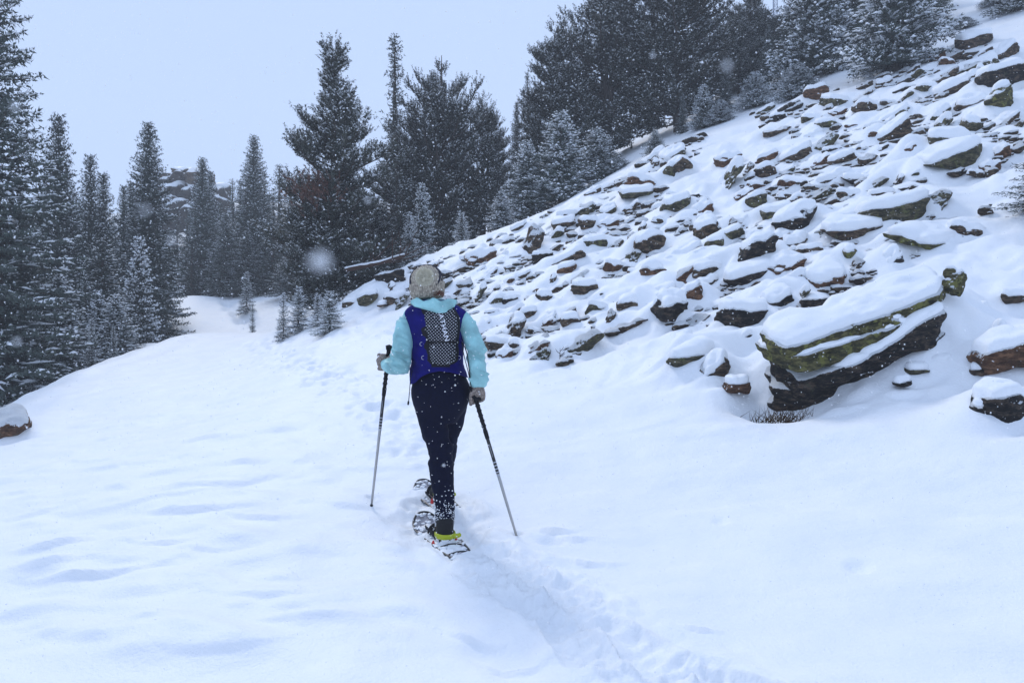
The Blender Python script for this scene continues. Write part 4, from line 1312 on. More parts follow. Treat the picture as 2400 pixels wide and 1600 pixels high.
def tube_g(P, R, sides=16, cap=True):
    """closed tapered tube with rounded ends; R scalar or (n,) or (n,2)"""
    P = np.asarray(P, float); R = np.asarray(R, float)
    if R.ndim == 0: R = np.full(len(P), float(R))
    if R.ndim == 1: R = np.stack([R, R], axis=1)
    T = np.gradient(P, axis=0); T /= np.maximum(np.linalg.norm(T, axis=1, keepdims=True), 1e-9)
    X = np.zeros_like(P)
    ref = np.array([1.0, 0, 0]) if abs(T[0, 0]) < .8 else np.array([0, 1.0, 0])
    x = ref - T[0] * (ref @ T[0]); x /= np.linalg.norm(x)
    for i in range(len(P)):
        x = x - T[i] * (x @ T[i]); x /= np.linalg.norm(x); X[i] = x
    Y = np.cross(T, X)
    a = np.linspace(0, 2 * math.pi, sides, endpoint=False)
    ring = P[:, None] + X[:, None] * (R[:, 0, None] * np.cos(a)[None])[..., None] + Y[:, None] * (R[:, 1, None] * np.sin(a)[None])[..., None]
    V = ring.reshape(-1, 3); m = len(P)
    i = np.arange(m - 1)[:, None] * sides; j = np.arange(sides)[None]; j2 = (j + 1) % sides
    Q = np.stack([i + j, i + j2, i + sides + j2, i + sides + j], axis=-1).reshape(-1, 4)
    tris = []
    if cap:
        nV = len(V)
        V = np.concatenate([V, [P[0] - T[0] * R[0].mean() * .5], [P[-1] + T[-1] * R[-1].mean() * .5]])
        for k in range(sides):
            k2 = (k + 1) % sides
            tris.append([nV, k2, k]); tris.append([nV + 1, (m - 1) * sides + k, (m - 1) * sides + k2])
    return V, Q, np.array(tris, dtype=np.int32).reshape(-1, 3)


def rings_g(secs, sides=40, pw=2.3, n=None):
    """secs: (px, py, d, rx_px, ry_m) horizontal rounded sections, top to bottom"""
    S = np.array(secs, float)
    if n: S = spl(S, n)
    V = []
    a = np.linspace(0, 2 * math.pi, sides, endpoint=False)
    c, s = np.cos(a), np.sin(a)
    c = np.sign(c) * np.abs(c) ** (2 / pw); s = np.sign(s) * np.abs(s) ** (2 / pw)
    for px, py, d, rx, ry in S:
        o = W(px, py, d)
        V.append(o[None] + np.stack([c * rx * d / F, s * ry, 0 * c], axis=1))
    m = len(S); V = np.concatenate(V)
    i = np.arange(m - 1)[:, None] * sides; j = np.arange(sides)[None]; j2 = (j + 1) % sides
    Q = np.stack([i + j, i + sides + j, i + sides + j2, i + j2], axis=-1).reshape(-1, 4)
    nV = len(V); V = np.concatenate([V, [V[:sides].mean(0)], [V[-sides:].mean(0)]])
    tr = []
    for k in range(sides):
        k2 = (k + 1) % sides
        tr.append([nV, k, k2]); tr.append([nV + 1, (m - 1) * sides + k2, (m - 1) * sides + k])
    return V, Q, np.array(tr, dtype=np.int32)


def ell_g(c, r, lvl=4):
    D, Fc, E = ico(lvl)
    return np.asarray(c) + D * np.asarray(r), np.zeros((0, 4), int), Fc


def join(parts):
    V, Q, T = [], [], []; o = 0
    for v, q, t in parts:
        V.append(v); Q.append(np.asarray(q).reshape(-1, 4) + o); T.append(np.asarray(t).reshape(-1, 3) + o); o += len(v)
    return np.concatenate(V), [np.concatenate(Q).astype(int), np.concatenate(T).astype(int)]


def fuse(parts, m_, voxel, it=6, name='fused'):
    V, FF = join(parts)
    me = mesh(name, V, FF, m_)
    o = bpy.data.objects.new('tmp_fuse', me); COL.objects.link(o)
    md = o.modifiers.new('r', 'REMESH'); md.mode = 'VOXEL'; md.voxel_size = voxel; md.use_smooth_shade = True
    sm = o.modifiers.new('s', 'SMOOTH'); sm.iterations = it; sm.factor = .5
    dg = bpy.context.evaluated_depsgraph_get()
    out = bpy.data.meshes.new_from_object(o.evaluated_get(dg))
    bpy.data.objects.remove(o); bpy.data.meshes.remove(me)
    out.name = name
    if not out.materials: out.materials.append(m_)
    return out


def getV(me):
    a = np.empty(len(me.vertices) * 3, dtype=np.float32); me.vertices.foreach_get('co', a); return a.reshape(-1, 3).astype(float)


def getN(me):
    a = np.empty(len(me.vertices) * 3, dtype=np.float32); me.vertices.foreach_get('normal', a); return a.reshape(-1, 3).astype(float)


def setV(me, V):
    me.vertices.foreach_set('co', np.asarray(V, dtype=np.float32).ravel()); me.update()


FOOT1 = W(1043, 1256, 4.70); FOOT2 = W(1036, 1176, 5.44)
for _f in (FOOT1, FOOT2): _f[2] = ground(_f[0], _f[1]) - .012
PORG = np.array([FOOT1[0], 4.9, float(ground(FOOT1[0], 4.9))])


def pput(nm, me, parent, **k):
    """place a mesh given in world coordinates under the walker (or another object)"""
    setV(me, getV(me) - np.array(PORG))
    o = put(nm, me, parent=parent, **k)
    return o


# sight-derived limb paths: (px, py, distance)
def path(pts): return np.array([W(*p) for p in pts])


L_ARM = path([(974, 737, 4.92), (954, 756, 4.91), (946, 790, 4.87), (943, 826, 4.82), (941, 853, 4.80)])
L_FORE = path([(942, 852, 4.80), (929, 858, 4.86), (913, 856, 4.95)])
R_ARM = path([(1072, 738, 4.92), (1092, 756, 4.90), (1105, 790, 4.86), (1117, 828, 4.81), (1122, 850, 4.79), (1122, 880, 4.77), (1120, 902, 4.77)])
kneeN = W(1033, 1062, 4.83); ankN = W(1043, 1225, 4.74)
kneeF = W(1046, 1050, 5.06); ankF = W(1037, 1150, 5.42)

body_parts = [
    rings_g([(1003, 640, 4.94, 20, .07), (1003, 660, 4.93, 27, .088), (1004, 680, 4.92, 25, .085), (1008, 694, 4.92, 17, .062), (1014, 706, 4.93, 18, .062),
             (1018, 722, 4.93, 44, .085), (1021, 745, 4.93, 56, .10), (1024, 790, 4.93, 50, .10), (1026, 840, 4.93, 46, .10), (1031, 900, 4.90, 56, .115), (1034, 935, 4.88, 54, .12)], n=40),
    tube_g(L_ARM, [.05, .048, .043, .04, .038]), tube_g(L_FORE, [.038, .034, .028]),
    tube_g(R_ARM, [.05, .048, .043, .04, .038, .032, .027]),
    tube_g(spl([W(1002, 930, 4.87), kneeN, ankN, FOOT1 + [0, 0, .1]], 20), np.interp(np.linspace(0, 1, 20), [0, .33, .66, 1], [.078, .052, .046, .038])),
    tube_g(spl([W(1064, 930, 4.89), kneeF, ankF, FOOT2 + [0, 0, .1]], 20), np.interp(np.linspace(0, 1, 20), [0, .33, .66, 1], [.078, .052, .046, .038])),
    # feet
    tube_g([FOOT1 + [0, 0, .06], FOOT1 + [-.06, .12, .045], FOOT1 + [-.09, .17, .035]], [.036, .036, .025]),
    tube_g([FOOT2 + [0, 0, .06], FOOT2 + [-.06, .12, .045], FOOT2 + [-.09, .17, .035]], [.036, .036, .025]),
    # nose, chin, ears on the face turned up the valley
    ell_g(W(1001, 672, 5.03), (.012, .02, .018), 2), ell_g(W(1003, 689, 4.995), (.028, .03, .022), 3),
    ell_g(W(974, 668, 4.94), (.012, .02, .03), 2), ell_g(W(1031, 668, 4.94), (.012, .02, .03), 2),
]
body = fuse(body_parts, M_SKIN, .012, 4, 'body')
person = pput('person', body, None, loc=tuple(PORG), cat='person',
              label='walker seen from behind in a woolly hat, turquoise jacket and dark tights')
bpy.context.view_layer.update()
for sx_ in (-11, 11):
    e = mesh('eye', *[x for x in (lambda g: (g[0], g[2]))(ell_g(W(1002 + sx_, 663, 5.012), (.011, .008, .007), 2))], M_BLACK)
    pput('eye', e, person)
pput('mouth', mesh('mouth', *(lambda g: (g[0], g[2]))(ell_g(W(1002, 682, 5.008), (.022, .006, .005), 2)), M_RED), person)

# tights
tr_parts = [rings_g([(1028, 856, 4.92, 54, .125), (1031, 885, 4.90, 62, .150), (1033, 905, 4.88, 68, .165), (1034, 924, 4.87, 70.5, .168), (1033, 945, 4.87, 65, .150), (1032, 965, 4.875, 55, .125), (1031, 990, 4.88, 38, .09)], n=20, pw=2.25),
            tube_g(spl([W(1001, 932, 4.87), W(1011, 980, 4.86), W(1028, 1040, 4.84), W(1034, 1078, 4.83), W(1036, 1124, 4.80), W(1042, 1175, 4.76), W(1043, 1236, 4.73)], 36),
                   np.interp(np.linspace(0, 6, 36), [0, 1, 2, 3, 4, 5, 6], [.096, .090, .084, .080, .076, .066, .058]), 24),
            tube_g(spl([W(1066, 932, 4.89), W(1060, 985, 4.95), W(1048, 1035, 5.03), W(1048, 1060, 5.08), W(1042, 1110, 5.24), W(1038, 1150, 5.40)], 36),
                   np.interp(np.linspace(0, 5, 36), [0, 1, 2, 3, 4, 5], [.092, .080, .064, .060, .058, .052]), 24)]
tights = fuse(tr_parts, M_TROUSER, .009, 5, 'tights')
V = getV(tights); Nn = getN(tights)
fold = fbm3(V[:, 0] * 7, V[:, 1] * 7, V[:, 2] * 16, 5, 3)
kz = np.exp(-((V[:, 2] - kneeN[2]) / .12) ** 2) + np.exp(-((V[:, 2] - ankN[2] + .03) / .1) ** 2) * 1.2 + .25
V = V + Nn * (fold * .019 * kz)[:, None]
setV(tights, V)
pput('tights', tights, person)

# jacket: trunk and both sleeves in one shell, creased at elbow and cuff
jk = [rings_g([(1014, 700, 4.92, 26, .085), (1017, 712, 4.92, 40, .098), (1019, 724, 4.92, 58, .11), (1021, 742, 4.92, 64, .118), (1024, 790, 4.92, 58, .125), (1026, 840, 4.92, 56, .13), (1028, 856, 4.91, 56, .12)], n=30, pw=2.4),
      tube_g(spl(L_ARM, 20), np.interp(np.linspace(0, 4, 20), [0, 1, 2, 3, 4], [.058, .061, .064, .062, .062]), 20),
      tube_g(spl(np.vstack([L_ARM[-1:] + [0.004, -.004, -.004], L_FORE[1:]]), 12), np.interp(np.linspace(0, 2, 12), [0, 1, 2], [.062, .055, .044]), 20),
      tube_g(spl(R_ARM, 34), np.interp(np.linspace(0, 6, 34), [0, 1, 2, 3, 4, 5, 6], [.056, .058, .058, .060, .056, .048, .040]), 20)]
jacket = fuse(jk, M_JACKET, .008, 4, 'jacket')
V = getV(jacket); Nn = getN(jacket)
pxv = V[:, 0] / V[:, 1] * F + 1200; pyv = 800 - V[:, 2] / V[:, 1] * F
side = sstep(1085, 1100, pxv) + sstep(962, 950, pxv)
cr = noise3(V[:, 0] * 9 + V[:, 2] * 8, V[:, 1] * 9, V[:, 2] * 30 + V[:, 0] * 14, 4)
cr = 1 - np.abs(cr) * 2.2
loc_ = np.exp(-((pyv - 838) / 17) ** 2) * .9 + np.exp(-((pyv - 884) / 20) ** 2) * (pxv > 1090) * 1.3 + .32
lf = (pxv < 960) * np.exp(-((pyv - 858) / 14) ** 2)
V = V + Nn * (side * (cr * .019 * (loc_ + lf) + fbm3(V[:, 0] * 12, V[:, 1] * 12, V[:, 2] * 9, 9, 2) * .010))[:, None]
setV(jacket, V)
pput('jacket', jacket, person)

# hood lying on the shoulders
D, Fc, E = ico(5)
c = W(1017, 713, 4.86)
V = D * np.array([.148, .125, .056])
t_ = sstep(-.1, .5, D[:, 2])
V[:, 2] -= t_ * .050 * sstep(1.0, .35, np.hypot(D[:, 0], D[:, 1]))
front = sstep(0, -.7, D[:, 1])
V[:, 2] -= front * .036 * np.exp(-((V[:, 0] - .062) / .055) ** 2) * sstep(.3, -.5, D[:, 2])
V[:, 2] += V[:, 0] ** 2 * .55 - .02 * V[:, 0]
V[:, 2] += front * .012 * np.sin(V[:, 0] * 60 + 1.5) * sstep(-.6, .6, D[:, 2])
q = V * np.array([15, 15, 26])
w1 = 1 - np.abs(noise3(q[:, 0] + q[:, 2] * .6, q[:, 1], q[:, 2], 14)) * 2
V = V + D * (w1 * .010 + fbm3(q[:, 0] * 1.7, q[:, 1] * 1.7, q[:, 2] * 1.2, 19, 3) * .009)[:, None]
me = mesh('hood', V + c, Fc, M_JACKET)
pput('hood', me, person)

# boots
def boot(foot, nm='boot'):
    dr = np.array([-.40, .91, 0.10]); dr /= np.linalg.norm(dr)
    f = foot
    parts = [tube_g(spl([f + dr * -.035 + [0, 0, .055], f + dr * .06 + [0, 0, .055], f + dr * .17 + [0, 0, .045], f + dr * .215 + [0, 0, .035]], 12), np.interp(np.linspace(0, 3, 12), [0, 1, 2, 3], [.048, .046, .046, .03]), 16),
             tube_g(spl([f + dr * -.01 + [0, 0, .05], f + [0, 0, .11], f + [0, -.005, .17]], 8), [.05, .052, .053, .054, .055, .056, .057, .057], 16)]
    pput(nm, fuse(parts, M_BOOT, .007, 3, nm), person)


boot(FOOT1); boot(FOOT2)

# woolly hat
hc = W(1001, 661, 4.915)
ax = np.array([-.12, -.82, .45]); ax /= np.linalg.norm(ax)
bx = np.cross(ax, [0, 0, 1.0]); bx /= np.linalg.norm(bx); by = np.cross(bx, ax)
V = D * np.array([.107, .125, .107])
la = D @ ax; phi = np.arctan2(D @ by, D @ bx)
V *= (1 + .055 * np.abs(np.sin(phi * 9)) * sstep(-.2, .3, la) * sstep(1.0, .8, la) + .02 * np.sin(la * 60))[:, None]
hatm = mesh('woolly_hat', V + hc, Fc, M_KNIT)
hat = pput('woolly_hat', hatm, person)
cu = rings_g([(1001, 664, 4.915, 39.5, .126), (1001, 676, 4.915, 39.5, .125), (1002, 688, 4.915, 37.5, .118), (1003, 698, 4.915, 34.5, .108), (1003, 700, 4.915, 32, .10)], sides=160, pw=2.1, n=26)
V = cu[0]; a = np.arctan2(V[:, 1] - hc[1], V[:, 0] - hc[0])
rad = np.stack([np.cos(a), np.sin(a), 0 * a], axis=1)
V = V + rad * (np.abs(np.sin(a * 26)) * .006)[:, None]
V[:, 2] += (V[:, 0] - hc[0]) * .10
pput('rib_cuff', mesh('rib_cuff', V, [cu[1], cu[2]], M_KNIT), hat)
for lat, rr_, in ((.46, .0085), (.27, .0065)):
    th = np.linspace(0, 2 * math.pi, 61)
    dirs_ = ax[None] * lat + (bx[None] * np.cos(th)[:, None] + by[None] * np.sin(th)[:, None]) * math.sqrt(1 - lat * lat)
    P = hc + dirs_ * np.array([.111, .129, .111])
    tv, tq = tubes([P], [np.full(61, rr_)], 8)
    pput('stripe', mesh('stripe', tv, tq, M_STRIPE), hat)
pc = W(995, 649, 4.76)
rgp = np.random.default_rng(3)
dv = rgp.normal(0, 1, (5200, 3)); dv /= np.linalg.norm(dv, axis=1, keepdims=True)
A_ = pc + dv * .030; ln = rgp.uniform(.026, .042, 5200)
jit = rgp.normal(0, .35, (5200, 3)); tip = dv + jit; tip /= np.linalg.norm(tip, axis=1, keepdims=True)
s_ = np.cross(dv, rgp.normal(0, 1, (5200, 3))); s_ /= np.linalg.norm(s_, axis=1, keepdims=True)
V = np.empty((5200 * 3, 3)); V[0::3] = A_ + s_ * .0022; V[1::3] = A_ - s_ * .0022; V[2::3] = A_ + tip * ln[:, None]
ic = ell_g(pc, (.047, .047, .047), 3)
V2 = np.concatenate([V, ic[0]]); F2 = np.concatenate([np.arange(len(V)).reshape(-1, 3), ic[2] + len(V)])
pput('pompom', mesh('pompom', V2, F2, M_POM, smooth=False), hat)

# hair escaping under the hat
hp, hr = [], []
for k in range(26):
    x0 = rgp.uniform(1016, 1038); y0 = rgp.uniform(684, 693)
    P = spl([W(x0 - 4, y0 - 4, 4.84), W(x0 + rgp.uniform(-3, 4), y0, 4.80), W(x0 + rgp.uniform(0, 10), y0 + rgp.uniform(-3, 4), 4.775), W(x0 + rgp.uniform(4, 17), y0 + rgp.uniform(-2, 11), 4.765)], 8)
    hp.append(P); hr.append(np.linspace(.0022, .0006, 8))
tv, tq = tubes(hp, hr, 4)
pput('hair', mesh('hair', tv, tq, M_HAIR), person)


# gloves: palm, four curled fingers, thumb
def glove(parts, cuff, ribs=True):
    m = fuse(parts, M_GLOVE, .0042, 3, 'knitted_glove')
    g = pput('knitted_glove', m, person)
    P, R = cuff
    v, q, t = tube_g(P, R, 72)
    a = np.tile(np.linspace(0, 2 * math.pi, 72, endpoint=False), len(P))
    cen = np.repeat(P, 72, axis=0); body_ = v[:-2]
    dd_ = body_ - cen
    v[:-2] = cen + dd_ * (1 + .09 * np.abs(np.sin(a * 9)))[:, None]
    pput('glove_cuff', mesh('glove_cuff', v, [q, t], M_GLOVE), g)
    return g


GL_top = W(912, 813, 4.985); GL_bot = W(901, 886, 4.995)
gax = (GL_bot - GL_top); gax /= np.linalg.norm(gax)
lp = [tube_g(spl([W(910, 857, 4.955), W(898, 851, 4.965), W(894, 842, 4.985)], 8), np.linspace(.034, .038, 8)),
      ell_g(W(897, 849, 4.96), (.032, .042, .058), 3)]
for k in range(4):
    yk = 832 + k * 10.5; r_ = (.0150, .0160, .0160, .0135)[k]
    cx_ = 909 - (yk - 813) * .155
    lp.append(tube_g(spl([W(892, yk + 1, 4.965), W(888.5, yk, 4.99), W(cx_ - 9, yk + 1, 5.020), W(cx_ + 3, yk + 2, 5.024), W(cx_ + 10, yk + 3, 5.002)], 14), np.linspace(r_, r_ * .85, 14), 12))
lp.append(tube_g(spl([W(900, 862, 4.95), W(908, 848, 4.950), W(913, 838, 4.958), W(918, 834, 4.972)], 12), np.linspace(.018, .012, 12), 12))
glove(lp, (spl([W(915, 857, 4.94), W(906, 855, 4.955)], 6), np.full(6, .037)))
GR_top = W(1108, 912, 4.775); GR_bot = W(1136, 990, 4.782)
rp = [tube_g(spl([W(1120, 900, 4.77), W(1123, 914, 4.768), W(1122, 926, 4.768)], 8), np.linspace(.032, .035, 8)),
      ell_g(W(1123, 918, 4.765), (.038, .034, .048), 3)]
for k in range(4):
    f = k / 3.0
    a0 = np.array([1133 - 2 * f, 918 + 8 * f]); r_ = (.0135, .0150, .0150, .0130)[k]
    rp.append(tube_g(spl([W(a0[0], a0[1], 4.775), W(a0[0] - 1 + 2 * f, a0[1] + 10, 4.800), W(1120 - 3 * f, 934 + 7 * f, 4.822), W(1108 - 2 * f, 937 + 8 * f, 4.812), W(1102 + 1 * f, 940 + 8 * f, 4.79)], 14), np.linspace(r_, r_ * .85, 14), 12))
rp.append(tube_g(spl([W(1114, 912, 4.755), W(1106, 922, 4.745), W(1104, 934, 4.752), W(1106, 944, 4.765)], 12), np.linspace(.017, .012, 12), 12))
glove(rp, (spl([W(1120, 897, 4.772), W(1121, 909, 4.77)], 6), np.array([.036, .037, .038, .039, .039, .038])))


# ------------------------------------------------------------------ hydration vest (worn, lifts off)
VEST = spl(np.array([(1016, 704, 4.915, 36, .100), (1018, 713, 4.915, 50, .112), (1019, 722, 4.915, 63, .122), (1020.5, 731, 4.915, 71.5, .128), (1021, 745, 4.915, 71, .132), (1023, 765, 4.915, 65.5, .138),
                     (1025.5, 800, 4.915, 62, .142), (1026, 850, 4.915, 61, .148), (1029, 880, 4.905, 65, .165), (1032, 902, 4.895, 70, .180)], float), 60)


def vest_d(px, py, off=0.0):
    i = np.clip(np.interp(py, VEST[:, 1], np.arange(60)), 0, 59)
    cx_, d_, rx, ry = [np.interp(i, np.arange(60), VEST[:, k]) for k in (0, 2, 3, 4)]
    u = np.clip(np.abs((px - cx_) / rx), 0, 1)
    return d_ - ry * (1 - u ** 2.4) ** (1 / 2.4) - off


hem_x = [955, 963, 977, 990, 1010, 1035, 1060, 1080, 1093, 1105]
hem_y = [900, 899, 893, 881, 871, 867, 870, 876, 884, 888]
sd_n = 96; a = np.linspace(0, 2 * math.pi, sd_n, endpoint=False)
cc, ss = np.cos(a), np.sin(a); pw = 2.4
cc = np.sign(cc) * np.abs(cc) ** (2 / pw); ss = np.sign(ss) * np.abs(ss) ** (2 / pw)
nrow = 60; VV = np.zeros((nrow, sd_n, 3))
for j in range(sd_n):
    pxe = 1026 + cc[j] * 66
    hem = np.interp(pxe, hem_x, hem_y) if ss[j] < 0 else 884
    yy = np.linspace(704, hem, nrow)
    i = np.interp(yy, VEST[:, 1], np.arange(60))
    for r_ in range(nrow):
        s_ = [np.interp(i[r_], np.arange(60), VEST[:, k]) for k in (0, 2, 3, 4)]
        VV[r_, j] = W(s_[0], yy[r_], s_[1]) + np.array([cc[j] * s_[2] * s_[1] / F, ss[j] * s_[3], 0])
nv = fbm3(VV[..., 0] * 9, VV[..., 1] * 9, VV[..., 2] * 14, 7, 3) * 1.7 + .8 * (1 - 2 * np.abs(noise3(VV[..., 0] * 10 + VV[..., 2] * 6, VV[..., 1] * 8, VV[..., 2] * 17, 3))) * sstep(-.1, -.45, VV[..., 2] / 1.0)
rad = np.stack([cc, ss, 0 * cc], axis=1)[None]
VV = VV + rad * (nv * .009)[..., None]
V = VV.reshape(-1, 3)
i_ = np.arange(nrow - 1)[:, None] * sd_n; j_ = np.arange(sd_n)[None]; j2 = (j_ + 1) % sd_n
Q = np.stack([i_ + j_, i_ + sd_n + j_, i_ + sd_n + j2, i_ + j2], axis=-1).reshape(-1, 4)
vest = pput('hydration_vest', mesh('hydration_vest', V, Q, M_VEST), None, loc=tuple(PORG), cat='vest pack',
            label='royal blue hydration vest with a dotted net pocket, worn on the walker\'s back')
sol = vest.modifiers.new('thickness', 'SOLIDIFY'); sol.thickness = .006; sol.offset = -1

_pyk = [724, 731, 742, 758, 777, 801, 812, 825, 844, 851, 855]
_lk = [995, 993, 992, 994, 999, 1004, 1005, 1004, 1008, 1014, 1024]
_rk = [1062, 1067, 1072, 1074, 1073, 1070, 1070, 1071, 1069, 1062, 1050]


def patch(py0, py1, lx, rx, off, bulge, nu=40, nv_=60, seed=0, wr=.002):
    V = np.zeros((nv_, nu, 3))
    for r_, py in enumerate(np.linspace(py0, py1, nv_)):
        l, r = lx(py), rx(py)
        for k, s in enumerate(np.linspace(-1, 1, nu)):
            px = (l + r) / 2 + s * (r - l) / 2
            e = (1 - abs(s) ** 4)
            b_ = bulge(py) * e
            V[r_, k] = W(px, py, float(vest_d(px, py)) - off * e - b_ - (.002 if e > 0 else -.004))
    nn = noise3(V[..., 0] * 22 + V[..., 2] * 22, V[..., 1], V[..., 2] * 6, seed)
    V[..., 1] -= nn * wr
    idx = np.arange(nu * nv_).reshape(nv_, nu)
    Q = np.stack([idx[:-1, :-1], idx[1:, :-1], idx[1:, 1:], idx[:-1, 1:]], axis=-1).reshape(-1, 4)
    return V.reshape(-1, 3), Q


v_, q_ = patch(714, 860, lambda y: np.interp(y, _pyk, _lk) - 15, lambda y: np.interp(y, _pyk, _rk) + 5, .008, lambda y: 0, wr=.003)
pput('back_panel', mesh('back_panel', v_, q_, M_BLACK), vest)
bul = lambda y: .030 * np.interp(y, [724, 740, 770, 795, 802, 810, 825, 845, 855], [.2, .6, 1, .6, .1, .6, 1.1, .9, .1])
v_, q_ = patch(722, 855, lambda y: np.interp(y, _pyk, _lk), lambda y: np.interp(y, _pyk, _rk), .012, bul, wr=.003)
net = pput('net_pocket', mesh('net_pocket', v_, q_, M_NET), vest)
P = np.array([W(x_, 802 + .6 * math.sin((x_ - 1000) / 12), float(vest_d(x_, 803)) - .019) for x_ in np.linspace(1000, 1076, 24)])
tv, tq, tt_ = tube_g(P, np.stack([np.full(24, .004), np.full(24, .008)], axis=1), 8)
pput('cinch_strap', mesh('cinch_strap', tv, [tq, tt_], M_BLACK), vest)
for (x_, y_, fl) in [(988, 806, 1), (992, 838, 1), (1013, 809, -1), (1076, 838, -1)]:
    P = np.array([W(x_ + fl * 4 * math.cos(t_), y_ + 4.2 * math.sin(t_), float(vest_d(x_, y_)) - .016) for t_ in np.linspace(math.pi * .45, math.pi * 1.6, 10)])
    tv, tq, tt_ = tube_g(P, .0018, 6)
    pput('cord_loop', mesh('cord_loop', tv, [tq, tt_], M_REFL), vest)

# lettering down the pocket
fc = bpy.data.curves.new('lettering', 'FONT'); fc.body = 'NATHAN'; fc.size = 1.0; fc.space_character = 1.06; fc.offset = .012
to = bpy.data.objects.new('tmp_text', fc); COL.objects.link(to)
dg = bpy.context.evaluated_depsgraph_get()
tm = bpy.data.meshes.new_from_object(to.evaluated_get(dg))
bpy.data.objects.remove(to)
V = getV(tm); V[:, 0] -= V[:, 0].min(); wt = V[:, 0].max(); ht = V[:, 1].max()
sx_ = V[:, 0] / wt; sy_ = V[:, 1] / ht
T0 = np.array([1030, 722.0]); T1_ = np.array([1048.5, 798.5])
ctr = T0 + (T1_ - T0) * sx_[:, None]
dirn = (T1_ - T0) / np.linalg.norm(T1_ - T0); nrm = np.array([dirn[1], -dirn[0]])
pp = ctr + nrm * ((sy_ - .5) * 10.5)[:, None]
V = np.array([W(x_, y_, float(vest_d(x_, y_)) - .012 - bul(y_) - .0075) for x_, y_ in pp])
setV(tm, V); tm.materials.clear(); tm.materials.append(M_PRINT)
for p in tm.polygons: p.material_index = 0
pput('lettering', tm, net)
# loose cords
def cord(pts, r, parent, nm='cord'):
    P = spl([W(*p) for p in pts], 20)
    tv, tq, tt_ = tube_g(P, r, 6)
    return pput(nm, mesh(nm, tv, [tq, tt_], M_BLACK), parent)


cord([(966, 868, 4.80), (962, 890, 4.77), (960, 915, 4.76), (957.5, 944, 4.76)], .0026, vest)
cord([(957.5, 940, 4.76), (956.5, 948, 4.76)], .006, vest, 'cord_toggle')
cord([(1084, 803, 4.80), (1090, 815, 4.76), (1096, 836, 4.745), (1100, 870, 4.73), (1104, 905, 4.73), (1106, 925, 4.74)], .0035, vest)
cord([(1082, 800, 4.81), (1087, 830, 4.77), (1097, 870, 4.74), (1101, 890, 4.74)], .0028, vest)


# ------------------------------------------------------------------ trekking poles
def pole(top, bot, label, hand):
    top, bot = np.array(top), np.array(bot)
    L = np.linalg.norm(bot - top); u = (bot - top) / L
    at = lambda s: top + u * s
    root = put('trekking_pole', None, loc=tuple(PORG), label=label, cat='trekking pole', group=None)

    def seg(nm, s0, s1, r0, r1, m_, par=root, sides=12):
        P = at(0)[None] + u[None] * np.linspace(s0, s1, 4)[:, None]
        tv, tq, tt_ = tube_g(P, np.linspace(r0, r1, 4), sides)
        return pput(nm, mesh(nm, tv, [tq, tt_], m_), par)
    g = seg('grip', .015, .30, .0145, .0125, M_BLACK)
    seg('grip_head', -.006, .02, .0245, .019, M_BLACK, g)
    for k in range(7): seg('grip_ring', .05 + k * .034, .058 + k * .034, .0165, .0165, M_BLACK, g, 12)
    sh = seg('upper_shaft', .29, .58, .0112, .0112, M_POLEB)
    seg('twist_lock', .29, .345, .0150, .0135, M_BLACK)
    lo = seg('lower_shaft', .57, L - .03, .0102, .0078, M_ALU)
    for k in range(5): seg('depth_mark', .50 + k * .022, .507 + k * .022, .0116, .0116, M_REFL, sh)
    P = spl([at(.38) + [0, -.0114, 0], at(.47) + [0, -.0114, 0]], 6)
    tv, tq, tt_ = tube_g(P, np.stack([np.full(6, .0012), np.full(6, .0012)], axis=1), 6)
    pput('white_stripe', mesh('white_stripe', tv, [tq, tt_], M_REFL), sh)
    seg('tip', L - .04, L, .011, .008, M_BLACK)
    # wrist strap loop
    return root


_e = W(869.5, 1186, 5.25); _e[2] = surf(_e[0], _e[1]) - .03
pole(GL_top - gax * .0, _e, 'left trekking pole, upright, planted in the snow in front of the walker', None)
_e = W(1215, 1262, 4.80); _e[2] = surf(_e[0], _e[1]) - .01
_p = pole(W(1107, 908, 4.775), _e, 'right trekking pole slanting down to the right behind the walker', None)
tv, tq, tt_ = tube_g(spl([W(1108, 928, 4.742), W(1116, 934, 4.730), W(1127, 934, 4.742)], 10), np.stack([np.full(10, .012), np.full(10, .005)], axis=1), 10)
pput('wrist_strap', mesh('wrist_strap', tv, [tq, tt_], M_BLACK), _p)


